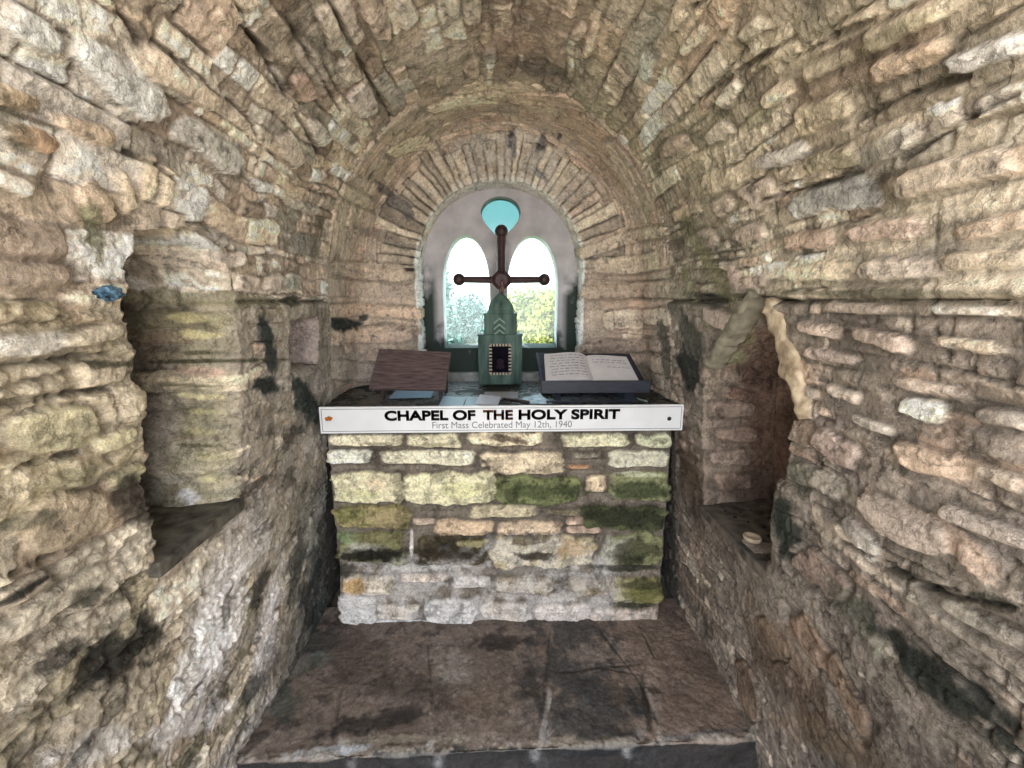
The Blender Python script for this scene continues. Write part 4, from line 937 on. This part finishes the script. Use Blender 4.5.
# ------------------------------------------------------------------ dark book stand with an open book on the right
M_NAVY = plain('blue_black_wood', (34, 38, 54), .5, nscale=16, namt=.35, bump=.3, stretch=(1, 6, 6))
M_NAVYE = plain('worn_blue_black_edge', (62, 70, 92), .5, nscale=16, namt=.3)
yf_, yk_ = 1.885, 2.10
TL, TR, BR_, BL_ = at(536, 353, yk_), at(629.5, 353.5, yk_), at(648, 386, yf_), at(541.5, 386, yf_)
st2 = empty('book_stand', ((BL_.x + BR_.x) / 2, 2.0, AZ), 'dark blue-black book stand with a front ledge, carrying the open book', 'book stand')
n2v = (BR_ - BL_).cross(TL - BL_).normalized()
if n2v.z < 0: n2v = -n2v
bm = bmesh.new(); prism(bm, [BL_, BR_, TR, TL], -n2v * .014); keep(mk('slanted_board', bm, M_NAVY, bevel=.002), st2)
lz0, lz1 = at(590, 392.5, yf_).z, at(590, 381, yf_ - .012).z
bm = bmesh.new(); box(bm, BL_.x - .003, BR_.x + .006, yf_ - .016, yf_ + .002, lz0, lz1); keep(mk('ledge', bm, M_NAVY, bevel=.002), st2)
bm = bmesh.new(); prism(bm, [TL, TL + (BL_ - TL) * .98, TL + (BL_ - TL) * .98 + (BR_ - BL_) * .02, TL + (TR - TL) * .02], n2v * .004); keep(mk('rim', bm, M_NAVYE), st2)
for (ta, wd) in ((.13, .022), (.77, .05)):
    x_ = BL_.x + (BR_.x - BL_.x) * ta
    bm = bmesh.new(); zz1 = BL_.z - .016; zz2 = TL.z - .02
    prism(bm, [(x_, yf_ + .004, lz0 + .004), (x_, yk_ - .01, zz2), (x_, yk_ - .01, AZ), (x_, yf_ - .03, AZ), (x_, yf_ - .03, AZ + .012)], (wd, 0, 0)); keep(mk('leg', bm, M_NAVY, bevel=.0015), st2)
bm = bmesh.new(); box(bm, BL_.x + .02, BR_.x - .06, yf_ - .035, yf_ - .012, AZ + .0005, AZ + .012); box(bm, BL_.x + .02, BR_.x - .06, yk_ - .03, yk_ - .012, AZ + .0005, AZ + .05); keep(mk('base_rail', bm, M_NAVY, bevel=.0015), st2)
# open book: two page blocks with curved tops, cover
def onboard(px, py):                     # photo point -> point on the slanted board
    d = Vector(ray(px, py)); o = Vector((0, 0, ZF)); t = (BL_ - o).dot(n2v) / d.dot(n2v); return o + d * t
M_PAGE = plain('cream_paper', (214, 210, 214), .8, nscale=20, namt=.06, bump=.1); M_INK = plain('handwriting_ink', (122, 118, 140), .8, nscale=40, namt=.2, bump=0)
M_EDGE = plain('page_edges', (196, 190, 188), .85, nscale=120, namt=.15, stretch=(1, 1, 8)); M_COVER = plain('book_cover', (40, 34, 40), .6)
g_t, g_b = onboard(586, 356.5), onboard(594, 382.5)
lt, lb = onboard(544, 357.5), onboard(545.5, 383.5); rt, rb = onboard(626, 358.5), onboard(639, 383.5)
book = empty('open_book', (g_t + g_b) / 2, 'open book with handwritten pages lying on the dark stand right of the cross', 'book')
def page_block(outer_t, outer_b, thick, name, bend):
    bm = bmesh.new(); n = 12; top = []; bot = []
    for i in range(n + 1):
        s_ = i / n; h = thick * (1 - .25 * s_) * (1 - math.exp(-s_ * 9)) + bend * math.sin(math.pi * min(1, s_ * 1.2)) * .5 + .003
        for arr, dh in ((top, h), (bot, .0025)):
            arr.append((bm.verts.new(g_t.lerp(outer_t, s_) + n2v * dh), bm.verts.new(g_b.lerp(outer_b, s_) + n2v * dh)))
    for i in range(n):
        bm.faces.new((top[i][0], top[i + 1][0], top[i + 1][1], top[i][1])); bm.faces.new((bot[i][0], bot[i][1], bot[i + 1][1], bot[i + 1][0]))
        for e_ in (0, 1): bm.faces.new((top[i][e_], bot[i][e_], bot[i + 1][e_], top[i + 1][e_]))
    bm.faces.new((top[-1][0], bot[-1][0], bot[-1][1], top[-1][1])); bm.faces.new((top[0][0], top[0][1], bot[0][1], bot[0][0]))
    o = keep(mk(name, bm, M_PAGE), book)
    # ink: short irregular strokes in rows
    bm = bmesh.new(); rg_ = random.Random(int(thick * 1e4))
    nrow = 8 if thick > .02 else 9; rows_ = range(nrow) if thick > .02 else (1, 2, 4)
    for r in rows_:
        v = .10 + .84 * r / nrow; u = .10
        if thick < .02 and r == 4: u = .40
        while u < .88:
            L = rg_.uniform(.03, .13); 
            if u + L > .92: break
            q = []
            for (uu, vv) in ((u, v), (u + L, v + rg_.uniform(-.01, .01)), (u + L, v + .022), (u, v + .022)):
                h = thick * (1 - .25 * uu) * (1 - math.exp(-uu * 9)) + bend * math.sin(math.pi * min(1, uu * 1.2)) * .5 + .0042
                q.append(g_t.lerp(outer_t, uu).lerp(g_b.lerp(outer_b, uu), vv) + n2v * h)
            f = bm.faces.new([bm.verts.new(p) for p in q]); u += L + rg_.uniform(.015, .05)
    k_ = mk('handwriting', bm, M_INK); k_.parent = o
    return o
page_block(lt, lb, .024, 'pages', .008); page_block(rt, rb, .010, 'pages', .003)
bm = bmesh.new(); ex_ = .012
prism(bm, [lt.lerp(g_t, -.02), lb.lerp(g_b, -.02), rb.lerp(g_b, -.02), rt.lerp(g_t, -.02)], n2v * .0022); 
bmesh.ops.translate(bm, verts=bm.verts, vec=n2v * .0004); keep(mk('cover', bm, M_COVER), book)

# ------------------------------------------------------------------ papers and pens on the altar
def sheet(name, pts, dz, mat, label, cat='card', group=None, th=.0014, curl=.0):
    P_ = [atz(x, y, AZ + dz) for x, y in pts]; bm = bmesh.new(); prism(bm, P_, (0, 0, th))
    bmesh.ops.subdivide_edges(bm, edges=[e for e in bm.edges], cuts=4, use_grid_fill=True)
    c = sum(P_, Vector()) / len(P_)
    for v in bm.verts: v.co.z += curl * ((v.co.x - c.x) ** 2 + .5 * (v.co.y - c.y) ** 2) * 10
    o = mk(name, bm, mat); o['label'] = label; o['category'] = cat
    if group: o['group'] = group
    return o
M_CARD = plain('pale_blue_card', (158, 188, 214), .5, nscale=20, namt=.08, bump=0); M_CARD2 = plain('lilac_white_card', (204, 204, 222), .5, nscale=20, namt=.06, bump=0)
M_CARD3 = plain('grey_card', (150, 146, 152), .6, nscale=20, namt=.12, bump=0); M_BLUEF = plain('blue_plastic_sleeve', (84, 124, 176), .25, nscale=30, namt=.5, bump=.6, dist=.003, col2=(160, 190, 220))
M_PEN = plain('dark_brown_pen', (48, 36, 38), .4)
sheet('card', [(438.8, 405.8), (462.7, 406.2), (466.5, 397.2), (443, 396.3)], .001, M_CARD, 'pale blue card on the altar, leftmost of the small cards', group='cards on the altar')
sheet('card', [(463.8, 406.3), (478, 406.3), (482, 397), (467.3, 397.2)], .001, M_CARD, 'pale blue card partly under the whiter card before the cross', group='cards on the altar')
sheet('card', [(484, 400), (518, 398.4), (518.5, 391.8), (484.5, 392)], .001, M_CARD3, 'grey card at the foot of the green pedestal', group='cards on the altar')
sheet('card', [(475, 404.6), (497.8, 405.4), (501.2, 397.3), (480.2, 395.2)], .004, M_CARD2, 'lilac-white card lying over the other cards before the cross', group='cards on the altar', th=.004)
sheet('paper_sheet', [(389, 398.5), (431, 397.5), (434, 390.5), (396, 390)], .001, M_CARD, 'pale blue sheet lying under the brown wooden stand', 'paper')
sheet('plastic_sleeve', [(519, 403.8), (552, 404.8), (540, 394.8), (523, 398.5)], .001, M_BLUEF, 'crinkled blue plastic sleeve lying left of the dark book stand', 'sleeve', curl=.05)
def pen(a, b, r, mat, label):
    A_ = atz(*a, AZ + r + .003); B_ = atz(*b, AZ + r + .003); root = empty('pen', (A_ + B_) / 2, label, 'pen')
    bm = bmesh.new(); rod(bm, A_, A_.lerp(B_, .86), r, 10); keep(mk('barrel', bm, mat, smooth=True), root)
    bm = bmesh.new(); rod(bm, A_.lerp(B_, .86), B_, r * .95, 10, r * .25); keep(mk('tip', bm, M_DKM, smooth=True), root)
pen((529, 402.5), (502, 398.6), .0075, M_PEN, 'thick dark brown pen lying in front of the pedestal')
pen((631.5, 396.6), (651, 402.6), .0035, plain('pale_green_pen', (128, 156, 156), .3), 'thin pale pen at the right end of the altar top')

# ------------------------------------------------------------------ small things in the niches
p_ = atz(752, 541, ZSR + .002)
M_SHELL = plain('cream_shell', (190, 172, 150), .6, nscale=40, namt=.2, bump=.5)
bm = bmesh.new(); prof = [(.004, .003), (.018, .001), (.026, .006), (.0285, .014), (.026, .019), (.022, .0175), (.017, .011), (.010, .009), (.006, .013), (.001, .014)]
lathe(bm, prof, 20); roughen(bm, .002, 60)
o = mk('snail_shell', bm, M_SHELL, smooth=True); o.location = p_; tag(o, 'round cream coloured shell dish lying on the sill of the right niche', 'shell')
M_BERRY = plain('dark_dried_berry', (30, 22, 20), .7, nscale=60, namt=.3); rg_ = random.Random(4); first = None
for (x, y) in [(751, 511), (740, 513), (725, 512), (735, 518), (748, 523), (771, 511), (777, 510), (764, 528), (770, 519), (762, 513), (775, 530), (768, 537)]:
    q = atz(x, y, ZSR)
    if first is None:
        bm = bmesh.new(); bmesh.ops.create_icosphere(bm, subdivisions=2, radius=.006); roughen(bm, .0015, 120)
        for v in bm.verts: v.co.z *= .7
        ob = first = mk('berry', bm, M_BERRY, smooth=True)
    else:
        ob = first.copy(); COL.objects.link(ob)
    ob.location = (q.x, q.y, ZSR + .004); ob.rotation_euler = (0, 0, rg_.uniform(0, 6)); s_ = rg_.uniform(.6, 1.1); ob.scale = (s_ * 1.3, s_, s_)
    tag(ob, 'tiny dark dried berry scattered on the sill of the right niche', 'berry', 'dried berries in the right niche')
# crumpled blue wrapper on the ledge beside the left niche
q = at(101, 287, .80); bm = bmesh.new(); bmesh.ops.create_icosphere(bm, subdivisions=4, radius=.022)
for v in bm.verts:
    d = v.co.normalized(); k_ = 1 + .22 * math.sin(d.x * 6 + d.y * 5) * math.sin(d.z * 7 + d.x * 4) + .07 * math.sin(d.y * 17 + d.z * 13); v.co = Vector((d.x * .013 * k_, d.y * .026 * k_, d.z * .013 * k_))
wrp = mk('crumpled_wrapper', bm, plain('blue_foil', (22, 44, 70), .3, nscale=90, namt=.6, bump=.5, col2=(110, 150, 180))); wrp.location = (-.705, .83, ZF + .012)
tag(wrp, 'crumpled blue wrapper stuck on the ledge beside the left niche', 'wrapper')
# pebble on the floor by the dais edge
q = atz(397, 765, -.13); bm = bmesh.new(); bmesh.ops.create_icosphere(bm, subdivisions=3, radius=.028); roughen(bm, .006, 30)
for v in bm.verts: v.co.z *= .6
ob = mk('pebble', bm, plain('tan_pebble', (176, 156, 134), .85, nscale=40), smooth=True); ob.location = (q.x, 1.165, -.140); tag(ob, 'small tan pebble on the floor below the paving step', 'pebble')

# ------------------------------------------------------------------ outside: lawn and trees beyond the window, ground before the door
M_GRASS = plain('grass', (112, 138, 84), .9, nscale=3, namt=.3, bump=0); M_GRAVEL = plain('pale_gravel', (178, 166, 146), .9, nscale=60, namt=.2)
bm = bmesh.new(); v = [bm.verts.new(p) for p in ((-30, 3.2, -.6), (30, 3.2, -.6), (40, 60, -2.5), (-40, 60, -2.5))]; bm.faces.new(v)
tag(mk('ground', bm, M_GRASS), kind='structure')
bm = bmesh.new(); v = [bm.verts.new(p) for p in ((-12, -12, -.2), (12, -12, -.2), (12, -.45, -.2), (-12, -.45, -.2))]; bm.faces.new(v)
tag(mk('path', bm, M_GRAVEL), kind='structure')
def leafmat(name, c1, c2):
    m = bpy.data.materials.new(name); m.use_nodes = True; n = m.node_tree.nodes; l = m.node_tree.links; b = n['Principled BSDF']
    t = n.new('ShaderNodeTexCoord'); ns = n.new('ShaderNodeTexNoise'); ns.inputs['Scale'].default_value = 1.6; ns.inputs['Detail'].default_value = 5; ns.inputs['Roughness'].default_value = .8
    r = n.new('ShaderNodeValToRGB'); r.color_ramp.elements[0].position = .38; r.color_ramp.elements[1].position = .62
    r.color_ramp.elements[0].color = lin(c1); r.color_ramp.elements[1].color = lin(c2); l.new(t.outputs['Object'], ns.inputs[0]); l.new(ns.outputs['Fac'], r.inputs[0]); l.new(r.outputs[0], b.inputs['Base Color'])
    b.inputs['Roughness'].default_value = .8; return m
L1 = leafmat('blue_green_leaves', (62, 88, 86), (120, 142, 136)); L2 = leafmat('autumn_leaves', (76, 98, 52), (158, 146, 72)); L3 = leafmat('pale_green_leaves', (80, 104, 84), (128, 146, 106))
M_BARK = plain('bark', (104, 92, 80), .9)
def tree(x, y, zg, h, r, mat, label, seed, conical=False, n=14000):
    rg = np.random.RandomState(seed); root = empty('tree', (x, y, zg), label, 'tree', 'trees beyond the window')
    bm = bmesh.new(); rod(bm, (x, y, zg), (x, y, zg + h * .8), .02 * h, 9, .006 * h)
    for k in range(7):
        a = k * 2.4; zz = zg + h * (.25 + .07 * k); rod(bm, (x, y, zz), (x + math.cos(a) * r * .6, y + math.sin(a) * r * .6, zz + h * .12), .007 * h, 6, .003 * h)
    keep(mk('trunk', bm, M_BARK, smooth=True), root)
    if conical:
        t = rg.rand(n) ** .6; rad = r * t * (.55 + .45 * rg.rand(n)); zz = zg + h * (1 - t * .92); a = rg.rand(n) * 6.283
        C_ = np.stack([x + rad * np.cos(a), y + rad * np.sin(a), zz - rad * .25], 1)
    else:
        cl = rg.randn(34, 3); cl /= np.linalg.norm(cl, axis=1)[:, None]; cl = cl * (.35 + .5 * rg.rand(34, 1)); k = rg.randint(0, 34, n)
        d = rg.randn(n, 3); d /= np.linalg.norm(d, axis=1)[:, None]; q_ = cl[k] + d * .34 * rg.rand(n, 1) ** .4
        C_ = np.array([x, y, zg + h * .60]) + q_ * np.array([r, r, h * .42])
    sz = h * .016 * (.6 + .8 * rg.rand(n, 1)); a = rg.randn(n, 3); a /= np.linalg.norm(a, axis=1)[:, None]; b = np.cross(a, rg.randn(n, 3)); b /= np.linalg.norm(b, axis=1)[:, None]
    V = np.stack([C_ + a * sz, C_ + b * sz * .6, C_ - a * sz, C_ - b * sz * .6], 1).reshape(-1, 3)
    me = bpy.data.meshes.new('foliage'); me.vertices.add(len(V)); me.vertices.foreach_set('co', V.reshape(-1).astype(np.float32))
    me.loops.add(len(V)); me.loops.foreach_set('vertex_index', np.arange(len(V), dtype=np.int32)); me.polygons.add(n); me.polygons.foreach_set('loop_start', np.arange(0, 4 * n, 4, dtype=np.int32)); me.polygons.foreach_set('loop_total', np.full(n, 4, np.int32))
    me.update(calc_edges=True); me.materials.append(mat); o = bpy.data.objects.new('foliage', me); COL.objects.link(o); keep(o, root)
tree(-1.75, 11, -1.2, 3.5, .85, L1, 'bushy blue-green tree seen at the left of the left window opening', 1)
tree(-.75, 13, -1.3, 3.0, .9, L1, 'lower blue-green bush seen in the middle of the left window opening', 2)
tree(.95, 10, -1.0, 3.2, .95, L2, 'yellow-green autumn tree seen in the right window opening', 3)
tree(.1, 16, -1.4, 2.9, 1.2, L3, 'pale green tree seen beside the window mullion behind the cross', 4)
tree(2.2, 14, -1.3, 3.2, 1.3, L3, 'pale green tree seen behind the autumn tree, right window opening', 6)
tree(-3.2, 16, -1.4, 4.4, 1.4, L1, 'tall blue-green conifer beyond the left window opening', 5, True)
